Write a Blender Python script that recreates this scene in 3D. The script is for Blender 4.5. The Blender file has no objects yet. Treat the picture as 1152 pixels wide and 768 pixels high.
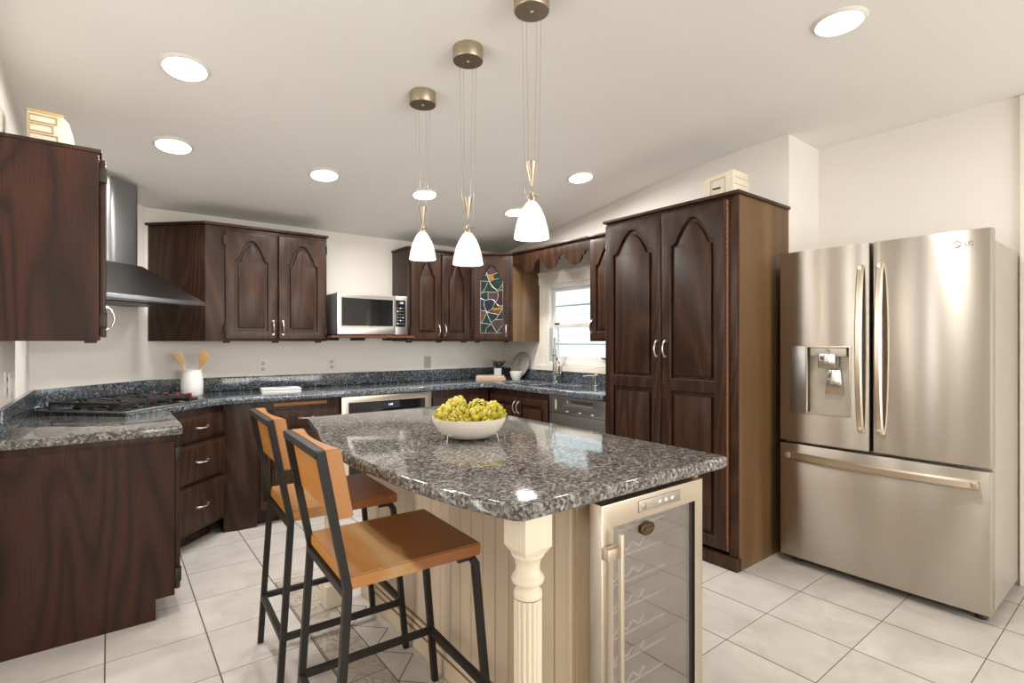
import bpy, bmesh, math, random
from mathutils import Vector, Matrix
R = math.radians
PI = math.pi
rnd = random.Random(7)
SC = bpy.context.scene
COL = SC.collection

# ------------------------------------------------------------------ camera, sky, light, exposure
cam = bpy.data.cameras.new('camera'); cam.sensor_width = 36; cam.lens = 584/1152*36; cam.clip_start = .02
co = bpy.data.objects.new('camera', cam); COL.objects.link(co)
co.location = (0, 0, 1.27); co.rotation_euler = (R(90), 0, -math.atan2(.613, .790))
SC.camera = co
SC.view_settings.view_transform = 'Standard'; SC.view_settings.look = 'None'
SC.view_settings.gamma = 1; SC.view_settings.use_curve_mapping = False
SC.view_settings.exposure = 0.12
w = bpy.data.worlds.new('sky'); SC.world = w; w.use_nodes = True
w.node_tree.nodes['Background'].inputs[0].default_value = (.90, .965, 1, 1)
w.node_tree.nodes['Background'].inputs[1].default_value = 2.0
SC.cycles.max_bounces = 8; SC.cycles.diffuse_bounces = 4; SC.cycles.glossy_bounces = 4
SC.cycles.transparent_max_bounces = 8; SC.cycles.sample_clamp_indirect = 4
SC.cycles.use_denoising = True

def area(name, loc, aim, sx, sy, power, color):
    l = bpy.data.lights.new(name, 'AREA'); l.shape = 'RECTANGLE'; l.size = sx; l.size_y = sy
    l.energy = power; l.color = color
    o = bpy.data.objects.new(name, l); COL.objects.link(o); o.location = loc
    o.rotation_euler = (Vector(aim)-Vector(loc)).to_track_quat('-Z', 'Y').to_euler(); return o
# daylight outside the sink window, plus lamps added at two unseen windows
area('fill_rear', (1.9, -3.75, 1.5), (1.9, 0, 1.2), 3.0, 2.1, 128, (1, .95, .875))  # added fill from behind the camera, no such source in view
area('streak_light_left', (-.65, 1.7, 1.2), (3, 1.7, 1.2), .6, 2.2, 26, (1, .985, .96))  # added lamp for bright streaks in the refrigerator doors
area('daylight_sink', (4.05, 3.2, 1.75), (2.6, 3.2, 1.0), .95, .9, 10, (.93, .98, 1))
CAN_POWER = 11.5
CAN_COLOR = (1, .965, .925)
PENDANT_POWER = 2.5

# ------------------------------------------------------------------ materials
def newmat(name):
    m = bpy.data.materials.new(name); m.use_nodes = True
    nt = m.node_tree; b = nt.nodes['Principled BSDF']
    return m, nt, b
def N(nt, t, **k):
    n = nt.nodes.new(t)
    for a, v in k.items():
        if a.startswith('i_'):
            key = a[2:]; key = int(key) if key.isdigit() else key
            n.inputs[key].default_value = v
        else: setattr(n, a, v)
    return n
def math_(nt, op, a, b=None):
    n = N(nt, 'ShaderNodeMath', operation=op)
    for i, v in ((0, a), (1, b)):
        if v is None: continue
        if isinstance(v, (int, float)): n.inputs[i].default_value = v
        else: nt.links.new(v, n.inputs[i])
    return n.outputs[0]
def mixc(nt, f, a, b):
    n = N(nt, 'ShaderNodeMix', data_type='RGBA')
    for s, v in ((n.inputs[0], f), (n.inputs[6], a), (n.inputs[7], b)):
        if isinstance(v, (int, float)): s.default_value = v
        elif isinstance(v, tuple): s.default_value = v if len(v) == 4 else v+(1,)
        else: nt.links.new(v, s)
    return n.outputs[2]
def ramp(nt, f, stops):
    n = N(nt, 'ShaderNodeValToRGB'); e = n.color_ramp.elements
    while len(e) < len(stops): e.new(.5)
    for x, (p, c) in zip(e, stops):
        x.position = p; x.color = c if len(c) == 4 else c+(1,)
    nt.links.new(f, n.inputs[0]); return n.outputs[0]
def coords(nt, scale=(1, 1, 1), loc=(0, 0, 0)):
    tc = N(nt, 'ShaderNodeTexCoord'); mp = N(nt, 'ShaderNodeMapping')
    mp.inputs['Scale'].default_value = scale; mp.inputs['Location'].default_value = loc
    nt.links.new(tc.outputs['Object'], mp.inputs[0]); return mp.outputs[0]
def noise(nt, v, scale, detail=2, rough=.5, dist=0):
    n = N(nt, 'ShaderNodeTexNoise'); n.inputs['Scale'].default_value = scale
    n.inputs['Detail'].default_value = detail; n.inputs['Roughness'].default_value = rough
    n.inputs['Distortion'].default_value = dist
    nt.links.new(v, n.inputs['Vector']); return n.outputs[0]
def bump(nt, b, h, s=.1, d=.01):
    n = N(nt, 'ShaderNodeBump'); n.inputs['Strength'].default_value = s; n.inputs['Distance'].default_value = d
    nt.links.new(h, n.inputs['Height']); nt.links.new(n.outputs[0], b.inputs['Normal'])

def plain(name, col, rough=.5, metal=0, var=.06, nscale=6, coat=0, spec=.5):
    m, nt, b = newmat(name)
    f = noise(nt, coords(nt), nscale, 3)
    dk = tuple(c*(1-var) for c in col); lt = tuple(min(1, c*(1+var)) for c in col)
    nt.links.new(mixc(nt, f, dk, lt), b.inputs['Base Color'])
    b.inputs['Roughness'].default_value = rough; b.inputs['Metallic'].default_value = metal
    b.inputs['Coat Weight'].default_value = coat; b.inputs['Specular IOR Level'].default_value = spec
    return m
def wood(name, dark, mid, light, rough=.36, axis='z', freq=13, stretch=.16, scale=3.2, coat=.0, pore=.35, seed=0, rp=1.6):
    m, nt, b = newmat(name)
    sc = {'z': (1, 1, stretch), 'x': (stretch, 1, 1), 'y': (1, stretch, 1)}[axis]
    v = coords(nt, sc, (seed, seed*.7, seed*.3))
    n1 = noise(nt, v, scale, 1.5, .4, .3)
    rings = math_(nt, 'SINE', math_(nt, 'MULTIPLY', n1, freq*2*PI))
    rings = math_(nt, 'ADD', math_(nt, 'MULTIPLY', rings, .5), .5)
    rings = math_(nt, 'POWER', rings, rp)
    ps = {'z': (1, 1, .03), 'x': (.03, 1, 1), 'y': (1, .03, 1)}[axis]
    p = noise(nt, coords(nt, ps), 190, 2, .6)
    big = noise(nt, coords(nt, sc), 2.0, 2)
    c = mixc(nt, rings, dark, mid)
    c = mixc(nt, math_(nt, 'MULTIPLY', big, .4), c, light)
    pf = math_(nt, 'MULTIPLY', math_(nt, 'GREATER_THAN', p, .58), pore)
    c = mixc(nt, pf, c, tuple(q*.45 for q in dark))
    nt.links.new(c, b.inputs['Base Color'])
    b.inputs['Roughness'].default_value = rough; b.inputs['Coat Weight'].default_value = coat
    b.inputs['Coat Roughness'].default_value = .25; b.inputs['Specular IOR Level'].default_value = .27
    bump(nt, b, p, .06, .002)
    return m
M = {}
M['oak'] = wood('dark_oak', (.0185, .0078, .0047), (.051, .0215, .0112), (.072, .032, .0165), pore=.5)
M['oak_side'] = wood('dark_oak_panel', (.014, .0060, .0038), (.056, .0180, .0088), (.044, .0155, .0082), freq=17, stretch=.20, scale=2.5, rough=.45, rp=.5)
M['oak_lit'] = wood('lit_oak', (.095, .050, .021), (.165, .090, .038), (.20, .112, .05), freq=4, stretch=.05, scale=4, pore=.2)  # same dark oak, lightened: strong light put into the colour
M['shelf_oak'] = wood('reddish_shelf_oak', (.09, .030, .012), (.16, .058, .022), (.19, .07, .028), axis='x', freq=5, pore=.2)
M['oak_rail'] = wood('orange_oak', (.20, .075, .025), (.34, .14, .05), (.38, .17, .07), axis='x', freq=5, pore=.2)
M['copper_oak'] = plain('coppery_hinge', (.17, .065, .028), .4)
M['hood_rim'] = plain('hood_rim_steel', (.42, .43, .45), .3, 1, .02)
M['dark'] = plain('black_recess', (.012, .010, .009), .6)
M['hinge'] = plain('dark_bronze', (.045, .038, .032), .4, .8)
M['nickel'] = plain('brushed_nickel', (.66, .63, .58), .28, 1)
M['brass'] = plain('antique_brass', (.46, .38, .28), .36, 1)
M['bronze'] = plain('aged_bronze', (.14, .10, .06), .35, 1)
M['chrome'] = plain('chrome', (.78, .78, .77), .12, 1)
M['black_metal'] = plain('black_powder_coat', (.022, .019, .016), .5, 0, spec=.25)
M['iron'] = plain('cast_iron', (.018, .018, .019), .5)
M['red'] = plain('red_knob', (.34, .008, .02), .35)
M['white_plastic'] = plain('white_plastic', (.78, .75, .70), .4)
M['olive_plastic'] = plain('beige_plastic', (.50, .46, .36), .4)
M['socket'] = plain('socket_face', (.56, .53, .48), .45)
M['slot'] = plain('slot_dark', (.10, .09, .08), .5)
M['wall'] = plain('wall_paint', (.85, .81, .755), .85, 0, .012, 1.2, spec=.2)
M['ceiling'] = plain('ceiling_paint', (.87, .85, .82), .9, 0, .01, 1.1, spec=.2)
M['trim'] = plain('trim_paint', (.83, .77, .67), .5, 0, .03, 3)
M['window_frame'] = plain('window_vinyl', (.80, .78, .74), .45)
M['track'] = plain('window_track', (.42, .47, .47), .5)
M['cream'] = plain('antique_cream', (.66, .53, .385), .5, 0, .07, 5)
M['cream_dark'] = plain('glazed_cream', (.52, .40, .27), .55, 0, .08, 5)
M['post'] = plain('cream_post', (.78, .69, .55), .45, 0, .05, 8)
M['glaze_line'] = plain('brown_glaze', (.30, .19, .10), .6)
M['ceramic'] = plain('white_ceramic', (.80, .78, .74), .3, 0, .02, coat=.3)
M['bowl'] = plain('cream_stoneware', (.80, .73, .64), .38, 0, .04, 20, coat=.2)
M['black_glass'] = plain('black_glass', (.008, .008, .009), .07, 0, .02, spec=.4)
M['black_plastic'] = plain('black_plastic', (.02, .02, .022), .4)
M['grey_plastic'] = plain('grey_case', (.13, .13, .14), .45)
M['fridge_side'] = plain('fridge_case', (.46, .42, .375), .38, .5, .02, 2)
M['dispenser'] = plain('dispenser_plastic', (.52, .48, .41), .35, .3)
M['paper'] = plain('white_paper', (.78, .77, .75), .6)
M['ink'] = plain('grey_ink', (.20, .20, .21), .6)
M['book_tan'] = plain('tan_cover', (.62, .43, .29), .6)
M['book_cream'] = plain('cream_pages', (.70, .60, .48), .7)
M['succulent'] = plain('succulent_leaf', (.035, .05, .03), .5, 0, .3, 30)
M['concrete'] = plain('pale_pot', (.62, .60, .58), .7)
M['spatula'] = plain('olive_wood', (.52, .30, .11), .5, 0, .2, 30)
M['spatula_pale'] = plain('beech_wood', (.68, .48, .27), .5, 0, .15, 30)
M['box_cream'] = plain('distressed_cream', (.72, .655, .53), .6, 0, .16, 14)
M['box_edge'] = plain('worn_edge', (.52, .36, .14), .6, 0, .2, 20)
M['acrylic'] = plain('clear_acrylic', (.62, .66, .70), .1, 0, .02)
M['siding'] = plain('white_siding', (.74, .82, .85), .6, 0, .02)
M['lead'] = plain('lead_came', (.55, .55, .55), .35, .5)
for k, c in dict(green=(.006, .024, .014), navy=(.008, .012, .028), maroon=(.032, .009, .011), mauve=(.055, .028, .03),
                 amber=(.32, .13, .008), teal=(.007, .017, .017), brown=(.09, .045, .012)).items():
    M['g_'+k] = plain('stained_'+k, c, .3, 0, .3, 40, spec=.25)

def emis(name, col, s):
    m, nt, b = newmat(name)
    b.inputs['Base Color'].default_value = col+(1,); b.inputs['Emission Color'].default_value = col+(1,)
    b.inputs['Emission Strength'].default_value = s; return m
M['lamp'] = emis('lamp_disc', (1, .97, .92), 9)
M['shade'] = emis('opal_glass_shade', (.62, .60, .565), .85)
M['led_blue'] = emis('display_digits', (.55, .75, 1), 1.6)
M['display'] = emis('display_blue', (.006, .010, .022), .15)

def steel(name, col, rough, axis='z', streak=.08, aniso=.0):
    m, nt, b = newmat(name)
    sc = (1, 1, .02) if axis == 'z' else (.02, .02, 1)
    f = noise(nt, coords(nt, sc), 160, 2)
    b.inputs['Metallic'].default_value = 1
    nt.links.new(mixc(nt, f, tuple(c*.97 for c in col), tuple(min(1, c*1.025) for c in col)), b.inputs['Base Color'])
    r = math_(nt, 'ADD', math_(nt, 'MULTIPLY', f, streak), rough-streak/2)
    nt.links.new(r, b.inputs['Roughness'])
    b.inputs['Anisotropic'].default_value = aniso
    tg = N(nt, 'ShaderNodeTangent', direction_type='RADIAL', axis='Z'); nt.links.new(tg.outputs[0], b.inputs['Tangent'])
    b.inputs['Anisotropic Rotation'].default_value = .25
    return m
M['steel'] = steel('brushed_steel', (.53, .485, .43), .29, streak=.012, aniso=1.0)
M['steel_h'] = steel('brushed_steel_horizontal', (.52, .49, .455), .32, 'x', streak=.03)
M['steel_warm'] = steel('champagne_steel', (.68, .60, .50), .30)
M['steel_dark'] = steel('smoked_steel', (.30, .30, .31), .28, streak=.02)
M['steel_dw'] = steel('dishwasher_steel', (.46, .455, .45), .34, 'x')

def granite(name, dark, grey, light, flake, rough=.07, scale=150):
    m, nt, b = newmat(name)
    v = coords(nt)
    d = N(nt, 'ShaderNodeVectorMath', operation='ADD')
    nn = N(nt, 'ShaderNodeTexNoise'); nn.inputs['Scale'].default_value = 60
    nt.links.new(v, nn.inputs['Vector'])
    sc_ = N(nt, 'ShaderNodeVectorMath', operation='SCALE'); sc_.inputs['Scale'].default_value = .012
    nt.links.new(nn.outputs['Color'], sc_.inputs[0]); nt.links.new(v, d.inputs[0]); nt.links.new(sc_.outputs[0], d.inputs[1])
    vo = N(nt, 'ShaderNodeTexVoronoi'); vo.inputs['Scale'].default_value = scale; nt.links.new(d.outputs[0], vo.inputs['Vector'])
    sep = N(nt, 'ShaderNodeSeparateColor'); nt.links.new(vo.outputs['Color'], sep.inputs[0])
    c = ramp(nt, sep.outputs[0], [(0, dark), (.24, dark), (.36, grey), (.62, grey), (.80, light), (.94, light), (.97, flake)])
    n2 = noise(nt, v, 9, 2)
    c = mixc(nt, math_(nt, 'MULTIPLY', n2, .5), c, grey)
    nt.links.new(c, b.inputs['Base Color']); b.inputs['Roughness'].default_value = rough
    return m
M['granite'] = granite('blue_granite', (.014, .017, .021), (.066, .080, .097), (.23, .255, .285), (.50, .50, .47))
M['granite_isl'] = granite('grey_granite', (.030, .029, .029), (.145, .137, .128), (.33, .31, .285), (.50, .46, .40), scale=135)

def acacia():
    m, nt, b = newmat('acacia_wood')
    v = coords(nt)
    sx = N(nt, 'ShaderNodeSeparateXYZ'); nt.links.new(v, sx.inputs[0])
    n = noise(nt, coords(nt, (1, .5, 1)), 5, 2, .5, .4)
    # heartwood towards the front edge, golden wood behind it, a pale sapwood streak between; glued planks vary in tone
    wx = math_(nt, 'ADD', sx.outputs[0], math_(nt, 'MULTIPLY', math_(nt, 'SUBTRACT', n, .5), .16))
    t = math_(nt, 'ADD', math_(nt, 'MULTIPLY', wx, 2.4), .5)
    base = ramp(nt, t, [(0, (.50, .215, .048)), (.22, (.53, .25, .07)), (.34, (.68, .44, .22)), (.46, (.66, .39, .16)), (.50, (.27, .10, .024)), (.56, (.30, .10, .020)), (1, (.27, .085, .017))])
    pl = math_(nt, 'FLOOR', math_(nt, 'MULTIPLY', math_(nt, 'ADD', sx.outputs[0], math_(nt, 'MULTIPLY', math_(nt, 'FLOOR', math_(nt, 'MULTIPLY', sx.outputs[2], 16)), 3.7)), 11))
    wn = N(nt, 'ShaderNodeTexWhiteNoise', noise_dimensions='1D'); nt.links.new(pl, wn.inputs['W'])
    c = mixc(nt, math_(nt, 'MULTIPLY', wn.outputs[0], .28), base, (.34, .12, .022, 1))
    g = noise(nt, coords(nt, (1, .07, 1)), 95, 3, .6)
    c = mixc(nt, math_(nt, 'MULTIPLY', g, .30), c, (.20, .065, .012, 1))
    nt.links.new(c, b.inputs['Base Color']); b.inputs['Roughness'].default_value = .36
    return m
M['acacia'] = acacia()

def tiles():
    m, nt, b = newmat('porcelain_tile')
    v = coords(nt)
    s = N(nt, 'ShaderNodeSeparateXYZ'); nt.links.new(v, s.inputs[0]); X, Y = s.outputs[0], s.outputs[1]
    SX, SY, g = .3485, .3545, .0035
    ux = math_(nt, 'DIVIDE', math_(nt, 'SUBTRACT', X, .335-20*SX), SX)
    uy = math_(nt, 'DIVIDE', math_(nt, 'SUBTRACT', Y, .833-20*SY), SY)
    def line(u, size, g=.0034):
        f = math_(nt, 'FRACT', u)
        d = math_(nt, 'MINIMUM', f, math_(nt, 'SUBTRACT', 1, f))
        return math_(nt, 'LESS_THAN', d, g/2/size)
    grout = math_(nt, 'MAXIMUM', line(ux, SX, .0055), line(uy, SY))
    cid = N(nt, 'ShaderNodeCombineXYZ'); nt.links.new(math_(nt, 'FLOOR', ux), cid.inputs[0]); nt.links.new(math_(nt, 'FLOOR', uy), cid.inputs[1])
    wn = N(nt, 'ShaderNodeTexWhiteNoise', noise_dimensions='3D'); nt.links.new(cid.outputs[0], wn.inputs['Vector'])
    off = N(nt, 'ShaderNodeVectorMath', operation='MULTIPLY_ADD')
    nt.links.new(wn.outputs['Color'], off.inputs[0]); off.inputs[1].default_value = (7, 7, 7); nt.links.new(v, off.inputs[2])
    n = noise(nt, off.outputs[0], 4.5, 5, .6, .8); n2 = noise(nt, off.outputs[0], 30, 3, .6)
    c = ramp(nt, n, [(.28, (.47, .435, .40)), (.5, (.565, .53, .49)), (.72, (.64, .605, .565))])
    c = mixc(nt, math_(nt, 'MULTIPLY', n2, .15), c, (.42, .37, .32, 1))
    c = mixc(nt, math_(nt, 'MULTIPLY', wn.outputs[0], .14), c, (.42, .37, .32, 1))
    # inlaid border of swirl-patterned tile beside the island, with triangles between it and the island base
    def between(u, a, z_):
        return math_(nt, 'MULTIPLY', math_(nt, 'GREATER_THAN', u, a), math_(nt, 'LESS_THAN', u, z_))
    band = math_(nt, 'MULTIPLY', between(X, .690, .855), math_(nt, 'LESS_THAN', Y, 2.93))
    sw = noise(nt, v, 7, 1, .4, .8)
    sw = math_(nt, 'ADD', math_(nt, 'MULTIPLY', math_(nt, 'SINE', math_(nt, 'MULTIPLY', sw, 62)), .5), .5)
    cb = mixc(nt, math_(nt, 'MULTIPLY', math_(nt, 'POWER', sw, 1.5), .62), (.47, .42, .36, 1), (.25, .195, .145, 1))
    c = mixc(nt, band, c, cb)
    eb = math_(nt, 'MULTIPLY', math_(nt, 'MAXIMUM', math_(nt, 'MAXIMUM', between(X, .688, .6925), between(X, .8525, .857)),
               math_(nt, 'MULTIPLY', between(X, .69, .855), line(uy, SY))), math_(nt, 'LESS_THAN', Y, 2.93))
    tri = between(X, .857, 1.02)
    tri = math_(nt, 'MULTIPLY', tri, math_(nt, 'LESS_THAN', Y, 2.93))
    ph = math_(nt, 'FRACT', math_(nt, 'DIVIDE', math_(nt, 'SUBTRACT', Y, 2.276-2.4), .24))
    zz = math_(nt, 'MULTIPLY', math_(nt, 'SUBTRACT', .5, math_(nt, 'ABSOLUTE', math_(nt, 'SUBTRACT', ph, .5))), .24)
    zz = math_(nt, 'LESS_THAN', math_(nt, 'ABSOLUTE', math_(nt, 'SUBTRACT', math_(nt, 'SUBTRACT', X, .857), zz)), .003)
    inner = math_(nt, 'MULTIPLY', between(X, .69, 1.02), math_(nt, 'LESS_THAN', Y, 2.93))
    grout = math_(nt, 'MULTIPLY', grout, math_(nt, 'SUBTRACT', 1, inner))
    grout = math_(nt, 'MAXIMUM', grout, math_(nt, 'MAXIMUM', eb, math_(nt, 'MULTIPLY', tri, zz)))
    c = mixc(nt, grout, c, (.10, .075, .05, 1))
    nt.links.new(c, b.inputs['Base Color'])
    nt.links.new(math_(nt, 'ADD', math_(nt, 'MULTIPLY', grout, .5), .30), b.inputs['Roughness'])
    bump(nt, b, math_(nt, 'SUBTRACT', 1, grout), .3, .002)
    return m
M['tile'] = tiles()

def marble():
    m, nt, b = newmat('grey_marble')
    n = noise(nt, coords(nt, (1, 3.5, 1)), 6, 4, .6, 1.5)
    nt.links.new(ramp(nt, n, [(.3, (.25, .23, .20)), (.5, (.46, .44, .40)), (.65, (.62, .60, .56))]), b.inputs['Base Color'])
    b.inputs['Roughness'].default_value = .3; return m
M['marble'] = marble()
def pane(name, tint, gl=.08):
    m, nt, b = newmat(name)
    t = N(nt, 'ShaderNodeBsdfTransparent'); t.inputs[0].default_value = tint+(1,)
    g = N(nt, 'ShaderNodeBsdfGlossy'); g.inputs['Roughness'].default_value = .03
    mx = N(nt, 'ShaderNodeMixShader'); mx.inputs[0].default_value = gl
    nt.links.new(t.outputs[0], mx.inputs[1]); nt.links.new(g.outputs[0], mx.inputs[2])
    nt.links.new(mx.outputs[0], nt.nodes['Material Output'].inputs[0]); return m
M['glass'] = pane('window_glass', (.97, .98, .98))
M['wire'] = plain('pale_wire', (.85, .84, .80), .35)
M['cooler_in'] = plain('cooler_liner', (.20, .185, .16), .6)
M['cooler_glass'] = pane('tinted_door_glass', (.88, .84, .78), .36)
M['artichoke_core'] = plain('artichoke_core', (.10, .12, .012), .5, 0, .2, 30)
def artichoke_mat():
    m, nt, b = newmat('artichoke_skin')
    n = noise(nt, coords(nt), 22, 3)
    c = ramp(nt, n, [(.30, (.22, .21, .012)), (.46, (.50, .42, .03)), (.60, (.66, .55, .08)), (.78, (.68, .50, .26))])
    oi = N(nt, 'ShaderNodeObjectInfo')
    c = mixc(nt, math_(nt, 'MULTIPLY', oi.outputs['Random'], .35), c, (.30, .31, .02, 1))
    nt.links.new(c, b.inputs['Base Color']); b.inputs['Roughness'].default_value = .45; return m
M['artichoke'] = artichoke_mat()

# ------------------------------------------------------------------ mesh helpers
class MB:
    def __init__(self): self.bm = bmesh.new(); self.mats = []
    def mi(self, mat):
        if mat is None: return 0
        if mat not in self.mats: self.mats.append(mat)
        return self.mats.index(mat)
    def add(self, t, mat=None, mx=None):
        if mx is not None: bmesh.ops.transform(t, matrix=mx, verts=t.verts)
        bmesh.ops.recalc_face_normals(t, faces=t.faces)
        i = self.mi(mat)
        for f in t.faces: f.material_index = i
        me = bpy.data.meshes.new('t'); t.to_mesh(me); t.free()
        self.bm.from_mesh(me); bpy.data.meshes.remove(me); return self
    def box(self, x0, x1, y0, y1, z0, z1, bev=0, mat=None, mx=None, seg=2):
        t = bmesh.new(); bmesh.ops.create_cube(t, size=1)
        for v in t.verts:
            v.co = Vector(((x0+x1)/2+v.co.x*(x1-x0), (y0+y1)/2+v.co.y*(y1-y0), (z0+z1)/2+v.co.z*(z1-z0)))
        if bev: bmesh.ops.bevel(t, geom=list(t.edges), offset=bev, segments=seg, affect='EDGES', profile=.6)
        return self.add(t, mat, mx)
    def prism(self, pts, z0, z1, bev=0, mat=None, mx=None, plane='xy', seg=2):
        t = bmesh.new()
        vs = [t.verts.new((p[0], p[1], z0)) for p in pts]
        f = t.faces.new(vs)
        r = bmesh.ops.extrude_face_region(t, geom=[f])
        for v in r['geom']:
            if isinstance(v, bmesh.types.BMVert): v.co.z = z1
        bmesh.ops.recalc_face_normals(t, faces=t.faces)
        if bev:
            es = [e for e in t.edges if len(e.link_faces) == 2 and e.calc_face_angle(0) > R(25)]
            bmesh.ops.bevel(t, geom=es, offset=bev, segments=seg, affect='EDGES', profile=.6)
        if plane == 'xz':
            for v in t.verts: v.co = Vector((v.co.x, v.co.z, v.co.y))
        if plane == 'yz':
            for v in t.verts: v.co = Vector((v.co.z, v.co.x, v.co.y))
        return self.add(t, mat, mx)
    def slab(self, loops, z0, z1, bev=0, mat=None, mx=None, plane='xy', res=2):
        """flat plate with holes: first loop outer, the rest holes"""
        cu = bpy.data.curves.new('t', 'CURVE'); cu.dimensions = '2D'; cu.fill_mode = 'BOTH'
        for lp in loops:
            sp = cu.splines.new('POLY'); sp.points.add(len(lp)-1); sp.use_cyclic_u = True
            for p, q in zip(sp.points, lp): p.co = (q[0], q[1], 0, 1)
        cu.extrude = max(1e-5, abs(z1-z0)/2-bev); cu.bevel_depth = bev; cu.bevel_resolution = res; cu.offset = -bev
        ob = bpy.data.objects.new('t', cu); COL.objects.link(ob)
        dg = bpy.context.evaluated_depsgraph_get(); dg.update()
        me = bpy.data.meshes.new_from_object(ob.evaluated_get(dg))
        bpy.data.objects.remove(ob); bpy.data.curves.remove(cu)
        t = bmesh.new(); t.from_mesh(me); bpy.data.meshes.remove(me)
        bmesh.ops.remove_doubles(t, verts=t.verts, dist=1e-5)
        zc = (z0+z1)/2
        for v in t.verts: v.co.z += zc
        if plane == 'xz':
            for v in t.verts: v.co = Vector((v.co.x, v.co.z, v.co.y))
        return self.add(t, mat, mx)
    def lathe(self, prof, c=(0, 0, 0), seg=32, mat=None, mx=None, close=True, flute=0, fl=(0, 0)):
        t = bmesh.new(); rings = []
        for r, z in prof:
            ring = []
            for k in range(seg):
                a = 2*PI*k/seg; rr = r
                if flute and fl[0] <= z <= fl[1]: rr = r*(1-.15*(1-abs(math.sin(a*flute/2)))**1.0)
                ring.append(t.verts.new((c[0]+rr*math.cos(a), c[1]+rr*math.sin(a), c[2]+z)))
            rings.append(ring)
        for a, b in zip(rings, rings[1:]):
            for k in range(seg): t.faces.new((a[k], a[(k+1) % seg], b[(k+1) % seg], b[k]))
        if close:
            for rg in (rings[0], rings[-1]): t.faces.new(rg)
        return self.add(t, mat, mx)
    def cyl(self, p0, p1, r, r2=None, seg=20, mat=None):
        p0, p1 = Vector(p0), Vector(p1); d = p1-p0
        q = d.to_track_quat('Z', 'Y').to_matrix().to_4x4(); q.translation = p0
        return self.lathe([(r, 0), (r if r2 is None else r2, d.length)], seg=seg, mat=mat, mx=q)
    def tube(self, pts, r, seg=10, mat=None, square=False, up=None):
        pts = [Vector(p) for p in pts]; t = bmesh.new(); rings = []
        n = 4 if square else seg
        for i, p in enumerate(pts):
            d = ((pts[min(i+1, len(pts)-1)]-p).normalized() if i < len(pts)-1 else Vector())+((p-pts[i-1]).normalized() if i else Vector())
            d.normalize()
            u = Vector(up) if up else (Vector((0, 0, 1)) if abs(d.z) < .9 else Vector((1, 0, 0)))
            s = d.cross(u).normalized(); u2 = s.cross(d)
            rr = r[i] if isinstance(r, (list, tuple)) else r
            ring = []
            for k in range(n):
                a = 2*PI*(k+.5)/n if square else 2*PI*k/n
                f = rr*(1.41421 if square else 1)
                ring.append(t.verts.new(p+s*math.cos(a)*f+u2*math.sin(a)*f))
            rings.append(ring)
        for a, b in zip(rings, rings[1:]):
            for k in range(n): t.faces.new((a[k], a[(k+1) % n], b[(k+1) % n], b[k]))
        t.faces.new(rings[0]); t.faces.new(rings[-1])
        return self.add(t, mat)
    def ell(self, c, rx, ry, rz, seg=16, mat=None, mx=None):
        t = bmesh.new(); bmesh.ops.create_uvsphere(t, u_segments=seg, v_segments=max(6, seg//2), radius=1)
        for v in t.verts: v.co = Vector((c[0]+v.co.x*rx, c[1]+v.co.y*ry, c[2]+v.co.z*rz))
        return self.add(t, mat, mx)
    def poly(self, pts, mat=None):
        t = bmesh.new(); t.faces.new([t.verts.new(p) for p in pts])
        i = self.mi(mat)
        for f in t.faces: f.material_index = i
        me = bpy.data.meshes.new('t'); t.to_mesh(me); t.free(); self.bm.from_mesh(me); bpy.data.meshes.remove(me); return self
    def build(self, name, mat=None, parent=None, smooth=True, angle=35):
        me = bpy.data.meshes.new(name); self.bm.to_mesh(me); self.bm.free()
        if self.mats:
            for m in self.mats: me.materials.append(m)
        elif mat: me.materials.append(mat)
        if smooth:
            for p in me.polygons: p.use_smooth = True
            me.set_sharp_from_angle(angle=R(angle))
        o = bpy.data.objects.new(name, me); COL.objects.link(o)
        if parent: o.parent = parent
        return o
def tag(o, label, cat, group=None):
    o['label'] = label; o['category'] = cat
    if group: o['group'] = group
    return o
def T(name, label, cat, loc=(0, 0, 0), rot=0, group=None):
    o = bpy.data.objects.new(name, None); COL.objects.link(o); o.empty_display_size = .1
    o.location = loc; o.rotation_euler = (0, 0, R(rot)); return tag(o, label, cat, group)
def S(mb, name, mat):
    o = mb.build(name, mat, smooth=False); o['kind'] = 'structure'; return o
def copy_tree(o, loc, rot=None, label=None):
    c = o.copy(); COL.objects.link(c); c.location = loc
    if rot is not None: c.rotation_euler = rot
    if label: c['label'] = label
    for ch in list(o.children):
        d = ch.copy(); COL.objects.link(d); d.parent = c
        for g in ch.children:
            e = g.copy(); COL.objects.link(e); e.parent = d
    return c
def fillet(pts, rads, seg=8):
    out = []; n = len(pts)
    for i in range(n):
        p = Vector(pts[i]); r = rads.get(i, 0)
        if not r: out.append(tuple(p)); continue
        a = (Vector(pts[i-1])-p); b = (Vector(pts[(i+1) % n])-p)
        a.normalize(); b.normalize(); p0 = p+a*r; p1 = p+b*r
        for k in range(seg+1):
            t = k/seg; out.append(tuple(p0*(1-t)**2+p*2*t*(1-t)+p1*t*t))
    return out
def smoothpts(pts, n=6):
    out = []
    P = [Vector(p) for p in pts]
    for i in range(len(P)-1):
        a = P[max(0, i-1)]; b = P[i]; c = P[i+1]; d = P[min(len(P)-1, i+2)]
        for k in range(n):
            t = k/n
            out.append(tuple(.5*((2*b)+(c-a)*t+(2*a-5*b+4*c-d)*t*t+(3*b-a-3*c+d)*t**3)))
    out.append(tuple(P[-1])); return out

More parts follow.
